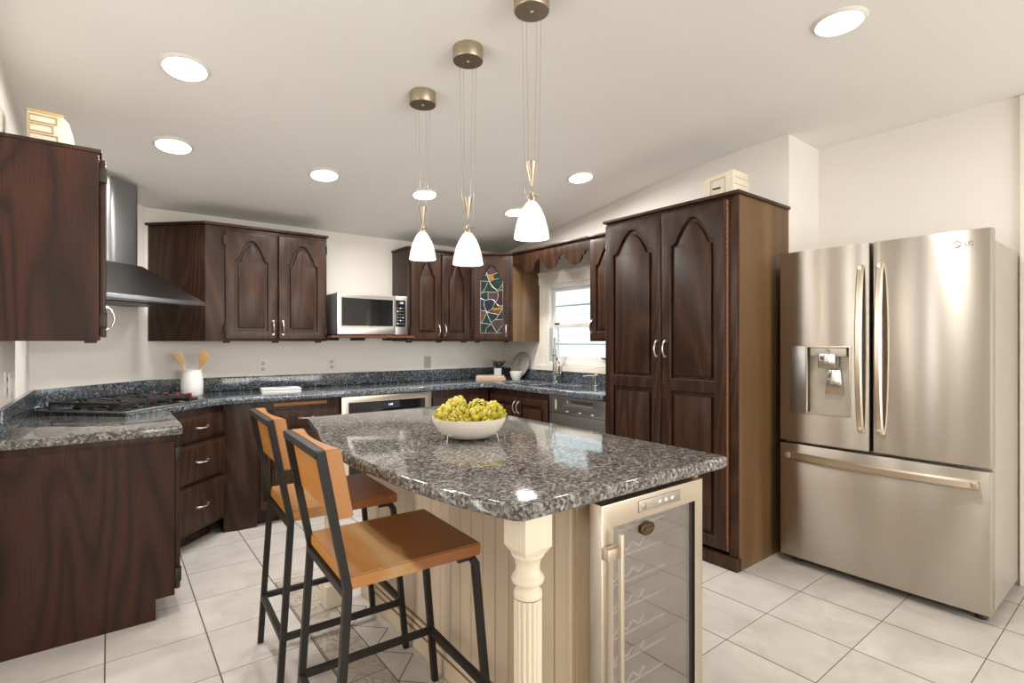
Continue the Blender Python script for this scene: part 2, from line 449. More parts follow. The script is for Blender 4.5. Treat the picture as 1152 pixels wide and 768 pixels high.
# ------------------------------------------------------------------ cabinet helpers (local: x width, front at y=0 facing -y, z up)
def arch_loop(x0, x1, z0, z1, rise):
    wd = x1-x0
    if not rise: return [(x0, z0), (x1, z0), (x1, z1), (x0, z1)]
    n = wd*.095; zs = z1-rise; h = wd/2-n; xm = (x0+x1)/2
    right = []
    for k in range(17):
        t = k/16; right.append((xm+h*(1-t), zs+rise*.07+rise*.93*(1-(1-t)**1.8)))
    right[-1] = (xm, z1-.003)
    L = [(x0, z0), (x1, z0), (x1, zs)]+right+[(2*xm-x, z) for x, z in right[-2::-1]]+[(x0, zs)]
    return L
def pull(parent, x, z, vert=True, L=.10, y=-.02, mat=None):
    mb = MB(); pts = []; r = []
    for k in range(13):
        t = k/12; s = (t-.5)*L; o = y-.004-.026*math.sin(PI*t)**.7
        pts.append((x, o, z+s) if vert else (x+s, o, z)); r.append(.0062-.0018*math.sin(PI*t))
    mb.tube(pts, r)
    for s in (-.5, .5):
        c = (x, y, z+s*L) if vert else (x+s*L, y, z)
        mb.cyl(c, (c[0], y-.010, c[2]), .0095, .007, 14)
    return mb.build('handle', mat or M['nickel'], parent)
def door(parent, x0, x1, z0, z1, panels, name='door', mat=None, hinge=None, frame=.058, handle=None, hmat=None, th=.024, glass=False):
    """panels: list of (z0, z1, rise); raised panels inside a framed door"""
    mat = mat or M['oak']; mb = MB()
    loops = [[(x0, z0), (x1, z0), (x1, z1), (x0, z1)]]
    for a, b, rise in panels: loops.append(arch_loop(x0+frame, x1-frame, a, b, rise))
    mb.slab(loops, -th, -.0005, .005, plane='xz')
    if not glass:
        for a, b, rise in panels:
            e = .004
            mb.slab([arch_loop(x0+frame-e, x1-frame+e, a-e, b+e, rise)], -th+.019, -.002, 0, plane='xz')
            g = .021
            if x1-x0-2*frame > 3*g:
                mb.slab([arch_loop(x0+frame+g, x1-frame-g, a+g, b-g*1.2, rise*.93)], -th+.002, -th+.020, .007, plane='xz', res=1)
    d = mb.build(name, mat, parent)
    if hinge:
        hx = x0-.006 if hinge == 'l' else x1+.006
        for hz in (z0+.07, z1-.07):
            hb = MB(); hb.box(hx-.007, hx+.007, -.024, -.001, hz-.028, hz+.028, .002); hb.cyl((hx, -.024, hz-.034), (hx, -.024, hz+.034), .004, seg=8)
            hb.build('hinge', M['hinge'], d)
    if handle: pull(d, handle[0], handle[1], handle[2] if len(handle) > 2 else True, .095, -th, hmat)
    return d
def drawer_front(parent, x0, x1, z0, z1, handle=True, hz=None):
    mb = MB()
    mb.box(x0, x1, -.02, -.0005, z0, z1, .004)
    mb.slab([[(x0+.016, z0+.016), (x1-.016, z0+.016), (x1-.016, z1-.016), (x0+.016, z1-.016)]], -.025, -.018, .005, plane='xz')
    d = mb.build('drawer', M['oak'], parent)
    if handle: pull(d, (x0+x1)/2, hz or (z0+z1)/2, False, .095, -.025)
    return d
def carcass(parent, w, d, z0, z1, mat=None, toe=0, crown=0, x0=0):
    mb = MB()
    if toe:
        mb.box(x0, x0+w, 0, d, z0+.1, z1, .002); mb.box(x0+.01, x0+w-.01, toe, d, z0, z0+.101)
    else: mb.box(x0, x0+w, 0, d, z0, z1, .002)
    if crown:
        mb.box(x0-.012, x0+w+.012, -.022, d, z1-.004, z1+.014, .004)
    return mb.build('carcass', mat or M['oak'], parent)
def feet(parent, xs, z, y=.03):
    for x in xs: MB().box(x-.02, x+.02, y-.02, y+.02, z-.012, z+.001, .003).build('bracket', M['dark'], parent)

# ------------------------------------------------------------------ room shell
XL, XR, XA, YB, YN, YF = -.35, 3.33, 3.76, 4.45, 1.49, -3.2
def zc(y):
    if y < 1.47: return 2.554
    if y < 2.47: return 2.554-.139*(y-1.47)**2/2
    return 2.828-.139*y
S(MB().box(XL-.15, XA+.15, YF-.15, YB+.15, -.1, 0), 'floor', M['tile'])
c = MB(); c.prism([(YF-.15, 2.554)]+[(1.47+k/16, zc(1.47+k/16)) for k in range(17)]+[(YB+.3, zc(YB+.3)), (YB+.3, 2.70), (YF-.15, 2.70)], XL-.15, XA+.15, plane='yz')
c = c.build('ceiling', M['ceiling']); c['kind'] = 'structure'
H = 2.63
def wall_hole(mb, axis, p0, p1, a0, a1, h0, h1, z0, z1, top=H):
    """wall slab between p0..p1 thickness, from a0 to a1, with opening h0..h1 x z0..z1"""
    for (s, e, b, t) in ((a0, h0, 0, top), (h1, a1, 0, top), (h0, h1, 0, z0), (h0, h1, z1, top)):
        if axis == 'y': mb.box(p0, p1, s, e, b, t)
        else: mb.box(s, e, p0, p1, b, t)
m_ = MB(); wall_hole(m_, 'y', XL-.14, XL, YF, 3.9, 1.40, 2.0, .05, 2.3); S(m_, 'wall_left', M['wall'])
S(MB().prism([(XL, 3.9), (.2, YB), (.2, YB+.14), (XL-.14, YB+.14), (XL-.14, 3.9)], 0, 2.4), 'wall_corner', M['wall'])
S(MB().box(.2, XR+.14, YB, YB+.14, 0, 2.3), 'wall_back', M['wall'])
WY0, WY1, WZ0, WZ1 = 2.74, 3.75, 1.045, 1.815
m_ = MB(); wall_hole(m_, 'y', XR, XR+.14, YN, YB, WY0, WY1, WZ0, WZ1); S(m_, 'wall_right', M['wall'])
S(MB().box(XR+.14, XA+.14, YN, YN+.14, 0, H), 'wall_alcove', M['wall'])
S(MB().box(XA, XA+.14, YF, YN, 0, H), 'wall_side', M['wall'])
m_ = MB(); wall_hole(m_, 'x', YF-.14, YF, XL, XA, .4, 3.4, .05, 2.25); S(m_, 'wall_front', M['wall'])
S(MB().box(XA-.022, XA, .35, .515, 0, 2.55, .004), 'trim_1', M['trim'])

# window over the sink
win = MB()
for (a0, a1, b0, b1, x0, x1) in ((WY0-.1, WY1+.095, WZ1, WZ1+.10, XR-.02, XR), (WY1, WY1+.085, WZ0-.045, WZ1, XR-.018, XR),
                                 (WY0-.085, WY0, WZ0-.045, WZ1, XR-.018, XR), (WY0-.1, WY1+.09, WZ0-.05, WZ0+.0, XR-.035, XR+.05)):
    win.box(x0, x1, a0, a1, b0, b1, .004)
win.box(XR-.03, XR, WY0-.11, WY1+.10, WZ1+.095, WZ1+.12, .004)
w1 = S(win, 'window_1', M['trim'])
def frame_rect(mb, x0, x1, y0, y1, z0, z1, t, tb=None):
    tb = tb or t
    mb.box(x0, x1, y0, y0+t, z0, z1, .003); mb.box(x0, x1, y1-t, y1, z0, z1, .003)
    mb.box(x0, x1, y0+t, y1-t, z0, z0+tb, .003); mb.box(x0, x1, y0+t, y1-t, z1-t, z1, .003)
f = MB(); frame_rect(f, XR+.005, XR+.12, WY0, WY1, WZ0, WZ1, .035)
f.build('window_frame', M['window_frame'], w1)
f = MB(); frame_rect(f, XR+.055, XR+.085, WY0+.035, WY1-.035, 1.40, WZ1-.035, .035)
f.build('upper_sash', M['window_frame'], w1)
f = MB(); frame_rect(f, XR+.02, XR+.05, WY0+.035, WY1-.066, WZ0+.03, 1.435, .035, .06)
f.build('lower_sash', M['window_frame'], w1)
MB().box(XR+.006, XR+.11, WY1-.066, WY1-.034, WZ0+.02, 1.40).build('track', M['track'], w1)
f = MB(); f.box(XR+.066, XR+.076, WY0+.06, WY1-.06, 1.600, 1.612); f.build('muntin', M['track'], w1)
f = MB(); f.box(XR+.030, XR+.040, WY0+.06, WY1-.06, 1.237, 1.252); f.build('muntin', M['track'], w1)
MB().box(XR+.069, XR+.073, WY0+.06, WY1-.06, 1.43, WZ1-.06).build('pane', M['glass'], w1)
MB().box(XR+.033, XR+.037, WY0+.06, WY1-.06, WZ0+.08, 1.41).build('pane', M['glass'], w1)
MB().box(XR+.012, XR+.03, WY1-.16, WY1-.10, 1.43, 1.445, .004).build('sash_lock', M['hinge'], w1)
MB().box(XR-.004, XR+.021, 2.92, 3.04, 1.118, 1.130, .003).build('sash_lift', M['hinge'], w1)
# unseen windows, added to let in fill light and streak the refrigerator
f = MB(); frame_rect(f, XL-.10, XL-.04, 1.40, 2.0, .05, 2.3, .04); f.box(XL-.09, XL-.05, 1.56, 1.86, .08, 2.27)  # wide middle block leaves narrow slits, shaped for the refrigerator streaks
S(f, 'window_added_left', M['window_frame'])
f = MB()
for x0, x1 in ((.4, 1.42), (1.38, 2.42), (2.38, 3.4)):
    f.box(x0, x0+.05, YF-.10, YF-.04, .05, 2.25); f.box(x1-.05, x1, YF-.10, YF-.04, .05, 2.25)
f.box(.4, 3.4, YF-.10, YF-.04, .05, .15); f.box(.4, 3.4, YF-.10, YF-.04, 2.18, 2.25)
S(f, 'window_added_rear', M['window_frame'])
# neighbour's white lap siding outside the sink window
f = MB()
for k in range(26):
    z = -.3+k*.15
    f.prism([(5.2, z), (5.2, z+.15), (5.188, z+.15), (5.165, z)], 1.2, 6.2, mx=None, plane='xy') if False else f.box(5.18, 5.2, 1.0, 6.4, z+.003, z+.15, .003)
f.box(5.2, 5.3, 1.0, 6.4, -.3, 3.6)
S(f, 'exterior_wall', M['siding'])

# ------------------------------------------------------------------ left run
t = T('wall_cabinet', 'dark oak wall cabinet at the far left, blank grained end panel facing the camera', 'cabinet', (-.035, 2.87, 0), 90)
MB().box(0, .50, 0, .31, 1.275, 2.085, .002).build('carcass', M['oak'], t)
MB().box(-.004, 0, .004, .31, 1.272, 2.086).build('end_panel', M['oak_side'], t)
MB().box(-.008, .51, -.010, .313, 2.084, 2.10, .004).build('crown', M['oak'], t)
door(t, .012, .488, 1.29, 2.06, [(1.35, 2.0, .15)], hinge='l', handle=(.04, 1.37))
feet(t, (.03, .25), 1.275)

t = T('base_cabinet', 'dark oak base cabinet at lower left, broad cathedral-grained end panel facing the camera', 'cabinet', (.24, 2.87, 0), 90)
mb = MB(); mb.box(0, .67, 0, .585, .1, .84, .002); mb.box(.0, .67, .073, .585, 0, .1); mb.build('carcass', M['oak'], t)
mb = MB(); mb.prism([(.0, .095), (.073, .095), (.073, .0), (.588, .0), (.588, .835), (.0, .835)], -.006, 0, plane='yz'); mb.build('end_panel', M['oak_side'], t)
MB().box(-.008, 0, -.002, .588, .805, .84, .001).build('top_rail', M['oak'], t)
door(t, .012, .33, .115, .82, [(.18, .75, 0)], hinge='l')
door(t, .338, .655, .115, .82, [(.18, .75, 0)], hinge='r')

t = T('drawer_cabinet', 'dark oak three-drawer base cabinet set diagonally under the cooktop', 'cabinet', (.272, 3.572, 0), 45)
carcass(t, .464, .40, 0, .855, toe=.09)
for a, b in ((.665, .815), (.415, .645), (.115, .395)): drawer_front(t, .012, .455, a, b)

t = T('base_cabinet', 'dark oak base cabinet behind the bar stools with an orange pull-out cutting board', 'cabinet', (.80, 3.88, 0))
carcass(t, .566, .55, 0, .855, toe=.06)
mb = MB(); mb.prism([(-.20, .018), (-.108, 0), (0, 0), (0, .06), (-.20, .06)], 0, .855, .002); mb.build('filler_panel', M['oak'], t)
MB().box(.10, .47, -.016, .05, .815, .838, .003).build('cutting_board', M['oak_rail'], t)
drawer_front(t, .09, .55, .66, .79)
door(t, .015, .08, .115, .80, [(.17, .74, 0)], frame=.02)
drawer_front(t, .09, .55, .40, .64); drawer_front(t, .09, .55, .115, .38)

t = T('base_cabinet', 'dark oak base cabinet between the built-in oven and the sink corner', 'cabinet', (2.135, 3.88, 0))
carcass(t, .60, .55, 0, .855, toe=.06)
drawer_front(t, .02, .585, .66, .80)
for a, b, hx in ((.02, .30, .27), (.305, .585, .335)): door(t, a, b, .115, .64, [(.17, .585, 0)], handle=(hx, .56))

t = T('sink_cabinet', 'dark oak sink base cabinet with paired curved pulls beside the dishwasher', 'cabinet', (2.75, 3.875, 0), -90)
carcass(t, .82, .56, 0, .66, toe=.06)
MB().box(0, .82, 0, .025, .70, .855, .002).build('apron_rail', M['oak'], t)
for a, b, hx in ((.03, .425, .405), (.43, .81, .455)): door(t, a, b, .115, .80, [(.17, .745, 0)], handle=(hx, .715), frame=.05)

# ------------------------------------------------------------------ granite worktop
ZT = .897
out = [(.20, YB), (XL, 3.9), (XL, 3.83), (.068, 3.372)]
out += [(.068, 3.345), (.51, 3.775)]
out += smoothpts([(.51, 3.775), (.575, 3.815), (.66, 3.828), (.76, 3.83)], 4)[1:]
out += [(2.60, 3.83), (2.655, 3.815), (2.69, 3.78), (2.705, 3.725), (2.705, 2.462), (XR, 2.462), (XR, YB)]
def rrect(x0, x1, y0, y1, r=.05):
    return fillet([(x0, y0), (x1, y0), (x1, y1), (x0, y1)], {0: r, 1: r, 2: r, 3: r}, 5)
sinks = [(2.83, 3.13, 3.47, 3.80), (2.83, 3.13, 3.06, 3.43)]
wt = T('worktop', 'long speckled blue-grey granite worktop running round the walls, with backsplash', 'countertop')
MB().slab([out]+[rrect(*s) for s in sinks], ZT-.04, ZT, .008).build('slab', M['granite'], wt)
MB().prism([(XL, 3.835), (XL, 2.835), (.262, 2.835), (.27, 2.845), (.27, 3.535), (.075, 3.345)], .84, .88, .006).build('lower_slab', M['granite_isl'], wt)
bs = .02
MB().box(XL, XL+bs, 2.84, 3.89, .88, 1.0, .003).build('backsplash', M['granite'], wt)
MB().prism([(XL, 3.9), (XL+bs, 3.892), (.208, YB-bs), (.2, YB)], ZT, 1.0, .002).build('backsplash', M['granite'], wt)
MB().box(.205, XR, YB-bs, YB, ZT, 1.0, .003).build('backsplash', M['granite'], wt)
MB().box(XR-bs, XR, 2.462, YB-bs, ZT, .995, .003).build('backsplash', M['granite'], wt)

for i, (x0, x1, y0, y1) in enumerate(sinks):
    mb = MB(); d = .17; g = .0
    t_ = T('sink', 'stainless undermount sink bowl below the faucet, nearer the corner' if i == 0 else 'stainless undermount sink bowl nearer the soap dispenser', 'sink',
           ((x0+x1)/2, (y0+y1)/2, ZT-.042-d), 0)
    hx, hy = (x1-x0)/2, (y1-y0)/2
    if True:
        mb.slab([rrect(-hx-.012, hx+.012, -hy-.012, hy+.012, .05), rrect(-hx+.001, hx-.001, -hy+.001, hy-.001, .05)], d-.004, d)
        t = bmesh.new(); lo = rrect(-hx+.012, hx-.012, -hy+.012, hy-.012, .05); up = rrect(-hx, hx, -hy, hy, .05)
        va = [t.verts.new((p[0], p[1], d)) for p in up]; vb = [t.verts.new((p[0], p[1], 0)) for p in lo]
        for k in range(len(va)): t.faces.new((va[k], va[(k+1) % len(va)], vb[(k+1) % len(va)], vb[k]))
        t.faces.new(vb); mb.add(t)
    mb.build('basin', M['chrome'], t_)
    MB().lathe([(.04, .001), (.04, .004), (.012, .003)], seg=20).build('drain', M['hinge'], t_)

# ------------------------------------------------------------------ cooktop and hood on the diagonal
t = T('cooktop', 'black gas cooktop with red knobs set diagonally into the corner worktop', 'cooktop', (.105, 3.728, ZT), 45)
MB().box(-.30, .30, -.245, .245, 0, .010, .003).build('tray', M['steel_h'], t)
MB().box(-.285, .29, -.225, .235, .009, .014, .002).build('glass_top', M['black_glass'], t)
for gx in (-.205, -.035, .125):
    mb = MB(); z = .045; x0, x1 = gx-.078, gx+.078
    mb.tube([(x0, -.20, z), (x1, -.20, z), (x1, .215, z), (x0, .215, z), (x0, -.20, z)], .007, square=True, up=(0, 0, 1))
    for yy in (-.10, .105):
        for a in range(8):
            q = a*PI/4; mb.tube([(gx+.024*math.cos(q), yy+.024*math.sin(q), z+.002), (gx+.072*math.cos(q), yy+min(.095, .095)*math.sin(q), z+.002)], .005, 6)
    mb.tube([(x0, .005, z), (x1, .005, z)], .006, square=True)
    for xx in (x0, x1):
        for yy in (-.20, .215): mb.cyl((xx, yy, .014), (xx, yy, z), .007, seg=8)
    mb.build('grate', M['iron'], t)
for bx, by in ((-.205, -.10), (-.205, .105), (-.035, .0), (.125, -.10), (.125, .105)):
    MB().lathe([(.042, .014), (.042, .022), (.034, .024), (.034, .031), (.020, .034)], (bx, by, 0), 20).build('burner', M['iron'], t)
MB().box(.215, .29, -.19, .13, .013, .024, .004).build('control_panel', M['black_plastic'], t)
for ky in (-.155, -.075, .005, .085):
    MB().lathe([(.020, .024), (.021, .032), (.016, .034), (.015, .050), (.012, .053)], (.253, ky, 0), 18).build('knob', M['red'], t)

t = T('range_hood', 'stainless pyramid range hood with chimney over the corner cooktop', 'range hood', (-.075+.012+.0, 4.175-.012, 0), 45)
t.location = ((2.85*1.41421-4.25)/2, (2.85*1.41421+4.25)/2, 0)     # back centre on the diagonal wall
mb = MB(); q = bmesh.new()
w2, dp = .375, .50
A = [q.verts.new(v) for v in ((-w2, -dp, 1.535), (w2, -dp, 1.535), (w2, -.01, 1.535), (-w2, -.01, 1.535))]
B = [q.verts.new(v) for v in ((-.125, -.265, 1.745), (.125, -.265, 1.745), (.125, -.01, 1.745), (-.125, -.01, 1.745))]
for k in range(4): q.faces.new((A[k], A[(k+1) % 4], B[(k+1) % 4], B[k]))
q.faces.new(A); q.faces.new(B); mb.add(q); mb.build('canopy', M['steel_dark'], t)
MB().box(-w2-.004, w2+.004, -dp-.006, -.01, 1.505, 1.537, .010, seg=3).build('rim', M['hood_rim'], t)
mb = MB(); mb.prism(fillet([(-.12, -.01), (-.12, -.25), (.12, -.25), (.12, -.01)], {1: .07, 2: .03}), 1.74, 2.25); mb.build('chimney', M['steel_dark'], t)
MB().box(-.25, .25, -.42, -.08, 1.498, 1.506).build('filter', M['hinge'], t)

# ------------------------------------------------------------------ back-wall uppers
ZU, ZV = 1.272, 2.086
t = T('wall_cabinet', 'two-door dark oak wall cabinet with angled side, left of the microwave', 'cabinet', (0, 4.14, 0))
mb = MB(); mb.prism([(.525, 0), (1.358, 0), (1.358, .305), (.215, .305)], ZU, ZV, .002); mb.build('carcass', M['oak'], t)
mb = MB(); mb.prism([(.517, -.022), (1.368, -.022), (1.368, .305), (.195, .305)], ZV-.002, ZV+.016, .004); mb.build('crown', M['oak'], t)
for a, b, hh, hx in ((.645, .985, 'l', .958), (.998, 1.342, 'r', 1.026)):
    door(t, a, b, ZU+.015, ZV-.03, [(ZU+.075, ZV-.092, .150)], hinge=hh, handle=(hx, ZU+.10), frame=.062)
feet(t, (.66, .985, 1.30), ZU)

t = T('wall_cabinet', 'two-door dark oak wall cabinet with arched panels, right of the microwave', 'cabinet', (2.056, 4.14, 0))
carcass(t, .655, .305, ZU, ZV)
mb = MB(); mb.box(-.012, .66, -.022, .305, ZV-.002, ZV+.016, .004); mb.build('crown', M['oak'], t)
for a, b, hh, hx in ((.025, .325, 'l', .298), (.335, .635, 'r', .362)):
    door(t, a, b, ZU+.015, ZV-.03, [(ZU+.075, ZV-.095, .135)], hinge=hh, handle=(hx, ZU+.10), frame=.062)
feet(t, (.03, .33, .60), ZU)

t = T('corner_wall_cabinet', 'dark oak corner wall cabinet with a leaded stained-glass door', 'cabinet', (2.715, 4.14, 0), -45)
L = .403
mb = MB(); mb.prism([(0, 0), (L, 0), (L+.233, .233), (L/2, .233+L/2+.222), (-.216, .216)], ZU, ZV, .002)
mb.build('carcass', M['oak'], t)
MB().prism([(-.006, -.022), (L+.006, -.022), (L+.236, .233), (L/2, .233+L/2+.222), (-.216, .216)], ZV-.002, ZV+.016, .004).build('crown', M['oak'], t)
mb = MB(); mb.prism([(L, 0), (L+.003, -.003), (L+.236, .230), (L+.233, .233)], ZU, ZV); mb.build('end_panel', M['oak_lit'], t)  # window-facing side, its brightness painted in with the lighter oak
dx0, dx1, dz0, dz1 = .035, L-.030, ZU+.015, ZV-.03
pz0, pz1, rise = dz0+.062, dz1-.075, .138
d = door(t, dx0, dx1, dz0, dz1, [(pz0, pz1, rise)], hinge=None, handle=(dx1-.028, ZU+.10), frame=.060, glass=True)
px0, px1 = dx0+.060, dx1-.060
def U(x, y): return (px0+(x-155)/185*(px1-px0), pz0+(670-y)/430*((pz1-rise)-pz0) if y > 240 else (pz1-rise)+(240-y)/125*rise)
mb = MB(); mb.slab([arch_loop(px0-.006, px1+.006, pz0-.006, pz1+.006, rise)], -.0105, -.0065, plane='xz', mat=M['g_green'])
cells = {'g_teal': [[(158, 242), (222, 247), (208, 300), (165, 340)], [(215, 500), (300, 522), (270, 560), (245, 580)], [(205, 600), (240, 600), (288, 668), (200, 668)]],
         'g_navy': [[(192, 402), (270, 407), (262, 450), (236, 482), (206, 490), (188, 440)], [(158, 382), (190, 402), (186, 440), (205, 486), (158, 484)]],
         'g_maroon': [[(302, 326), (338, 318), (338, 448), (300, 443), (285, 412), (300, 370)]],
         'g_mauve': [[(222, 338), (294, 330), (299, 370), (284, 408), (235, 392), (219, 388)], [(250, 582), (275, 562), (338, 562), (338, 605), (292, 662)], [(205, 190), (245, 190), (290, 172), (262, 130), (243, 118), (222, 135)]],
         'g_amber': [[(245, 466), (338, 458), (338, 474), (262, 484)], [(207, 196), (262, 192), (268, 228), (228, 243)]],
         'g_brown': [[(158, 488), (200, 492), (182, 550), (163, 583)], [(236, 488), (330, 478), (304, 517), (252, 508)]]}
for k, ps in cells.items():
    for p in ps:
        mb.poly([(U(*q)[0], -.0108, U(*q)[1]) for q in p], M[k])
mb.build('stained_glass', None, d, smooth=False)
leads = [[(155, 240), (230, 245), (265, 230), (310, 222)], [(205, 170), (215, 200), (225, 245)], [(190, 190), (245, 190), (295, 172)],
         [(215, 255), (195, 300), (170, 335)], [(225, 245), (260, 295), (300, 315), (335, 270)], [(155, 345), (200, 330), (260, 335), (300, 325), (338, 315)],
         [(220, 335), (218, 390)], [(295, 330), (300, 370), (285, 410)], [(155, 380), (195, 400), (235, 392), (270, 405), (300, 445), (338, 450)],
         [(190, 400), (185, 440), (205, 490)], [(270, 405), (265, 445), (240, 480), (205, 497)], [(155, 485), (200, 488), (215, 500), (260, 510), (305, 520)],
         [(335, 470), (305, 520), (275, 560), (245, 580)], [(205, 497), (185, 550), (165, 585)], [(205, 497), (245, 590), (290, 668)],
         [(158, 585), (240, 598)], [(240, 598), (205, 630), (198, 668)], [(275, 560), (338, 560)], [(335, 605), (290, 668)],
         [(157, 242), (157, 668), (338, 668), (338, 242)]]
mb = MB()
for l in leads:
    pts = [(U(*q)[0], -.0115, U(*q)[1]) for q in l]
    if len(l) > 2 and l[0] != (157, 242): pts = smoothpts(pts, 4)
    mb.tube(pts, .0027, 6)
mb.build('leading', M['lead'], d)
feet(t, (.06, .34), ZU)

t = T('wall_cabinet', 'single-door dark oak wall cabinet squeezed between the window and the tall pantry', 'cabinet', (3.0, 2.86, 0), -90)
carcass(t, .395, .325, ZU, ZV)
MB().box(0, .395, -.022, .325, ZV-.002, ZV+.016, .004).build('crown', M['oak'], t)
door(t, .02, .385, ZU+.015, ZV-.03, [(ZU+.075, ZV-.095, .135)], handle=(.045, ZU+.115), frame=.062)
feet(t, (.20,), ZU)

# scalloped valance across the window
prof = []
for c_ in (3.636, 3.335, 3.035):
    for u, z in ((.150, 2.005), (.128, 2.002), (.112, 1.985), (.110, 1.967), (.086, 1.963), (.078, 1.940), (.050, 1.905), (.018, 1.894),
                 (-.018, 1.894), (-.050, 1.905), (-.078, 1.940), (-.086, 1.963), (-.110, 1.967), (-.112, 1.985), (-.128, 2.002)):
        prof.append((-(c_+u), z))
y0_, y1_ = 3.855, 2.862
prof = [(-y0_, 2.086), (-y0_, 1.975), (-3.80, 1.985)]+prof+[(-(y1_), 2.0), (-y1_, 2.086)]
t = T('window_valance', 'scalloped dark oak valance board bridging the cabinets above the sink window', 'valance', (3.0, 0, 0), -90)
mb = MB(); mb.slab([prof], 0, .019, .002, plane='xz'); mb.build('board', M['oak'], t)
MB().box(-y0_, -y1_, -.02, .30, 2.086, 2.102, .003).build('crown', M['oak'], t)

# ------------------------------------------------------------------ tall pantry
t = T('pantry_cabinet', 'tall two-door dark oak pantry cabinet with arched panels beside the refrigerator', 'cabinet', (2.737, 2.455, 0), -90)
W = .96
mb = MB(); mb.box(0, W, 0, .588, .09, 2.086, .002); mb.box(.0, W, .03, .588, 0, .09); mb.build('carcass', M['oak'], t)
MB().box(W, W+.004, .006, .588, .0, 2.086).build('side_panel', M['oak_lit'], t)  # thin sheet of lighter oak paints the lit side of the cabinet
MB().box(-.010, W+.018, -.028, .59, 2.084, 2.102, .004).build('crown', M['oak'], t)
for a, b, hx in ((.012, .468, .440), (.474, .898, .502)):
    door(t, a, b, .10, 2.062, [(1.045, 2.002, .150), (.165, .972, 0)], handle=(hx, 1.225), frame=.068, hmat=M['nickel'])
mb = MB()
for k in range(62): mb.cyl((.9045, -.018, .14+k*.031), (.9045, -.018, .14+k*.031+.024), .0055, seg=8)
mb.box(.901, .908, -.016, 0, .10, 2.06); mb.build('piano_hinge', M['copper_oak'], t)
MB().box(.91, W, -.006, .001, .0, 2.086, .002).build('face_stile', M['oak'], t)
MB().box(.0, W+.006, -.02, .03, 0, .075, .006).build('plinth', M['oak'], t)

# ------------------------------------------------------------------ refrigerator
t = T('refrigerator', 'stainless french-door refrigerator with water dispenser and bottom freezer', 'refrigerator', (3.09, 1.437, 0), -90)
FW = .925
mb = MB(); mb.box(.008, FW-.008, .065, .64, .035, 1.735, .004); mb.build('case', M['fridge_side'], t)
mb = MB(); mb.box(.03, FW-.03, .05, .60, .035, .07); mb.build('base_grille', M['dark'], t)
def bulge(x0, x1, d=.010, back=.058, n=14, r=.012):
    pts = [(x1, back), (x0, back), (x0, r)]
    for k in range(n+1):
        u = k/n; pts.append((x0+.006+(x1-x0-.012)*u, -d*math.sin(PI*u)**.8))
    pts.append((x1, r)); return pts
ZS = .692
def fdoor(name, x0, x1, z0, z1, hole=None):
    mb = MB()
    if not hole: mb.prism(bulge(x0, x1), z0, z1, .004)
    else:
        hx0, hx1, hz0, hz1 = hole; P = bulge(x0, x1)
        mb.prism(P, z0, hz0); mb.prism(P, hz1, z1)
        front = P[3:-1]
        def fy(x):
            u = max(0, min(1, (x-x0-.006)/(x1-x0-.012))); return -.010*math.sin(PI*u)**.8
        l = [(hx0, .058), (x0, .058), (x0, .012)]+[p for p in front if p[0] < hx0-.002]+[(hx0, fy(hx0))]
        r = [(x1, .058), (hx1, .058), (hx1, fy(hx1))]+[p for p in front if p[0] > hx1+.002]+[(x1, .012)]
        mb.prism(l, hz0, hz1); mb.prism(r, hz0, hz1)
        mb.box(hx0, hx1, .050, .058, hz0, hz1)
    return mb.build(name, M['steel'], t)
dl = fdoor('door', .0, .4585, ZS+.012, 1.778, (.150, .372, .868, 1.245))
dr = fdoor('door', .4665, FW, ZS+.012, 1.778)
dw = fdoor('freezer_drawer', .0, FW, .045, ZS-.004)
def fhandle(parent, x, z0, z1, tilt):
    mb = MB(); n = 16; q = bmesh.new(); rings = []
    for k in range(n+1):
        u = k/n; z = z0+(z1-z0)*u; o = -.012-.044*math.sin(PI*u)**.55
        hw = .0165
        rings.append([q.verts.new((x+sx*hw, o+oy, z)) for sx, oy in ((-1, .004), (-.6, -.005), (.6, -.005), (1, .004), (.8, .010), (-.8, .010))])
    for a, b in zip(rings, rings[1:]):
        for k in range(6): q.faces.new((a[k], a[(k+1) % 6], b[(k+1) % 6], b[k]))
    q.faces.new(rings[0]); q.faces.new(rings[-1]); mb.add(q)
    for z in (z0+.012, z1-.012): mb.box(x-.011, x+.011, -.030, .002, z-.014, z+.014, .004)
    return mb.build('handle', M['steel_warm'], parent)
fhandle(dl, .420, .80, 1.665, 0); fhandle(dr, .505, .80, 1.665, 0)
mb = MB(); q = bmesh.new(); rings = []; n = 20
for k in range(n+1):
    u = k/n; x = .045+(FW-.09)*u; o = -.010-.042*math.sin(PI*u)**.55
    rings.append([q.verts.new((x, o+oy, .622+sz*.022)) for sz, oy in ((-1, .004), (-.6, -.006), (.6, -.006), (1, .004), (.8, .012), (-.8, .012))])
for a, b in zip(rings, rings[1:]):
    for k in range(6): q.faces.new((a[k], a[(k+1) % 6], b[(k+1) % 6], b[k]))
q.faces.new(rings[0]); q.faces.new(rings[-1]); mb.add(q)
for x in (.055, FW-.055): mb.box(x-.014, x+.014, -.030, .002, .608, .636, .004)
mb.build('handle', M['steel_warm'], dw)
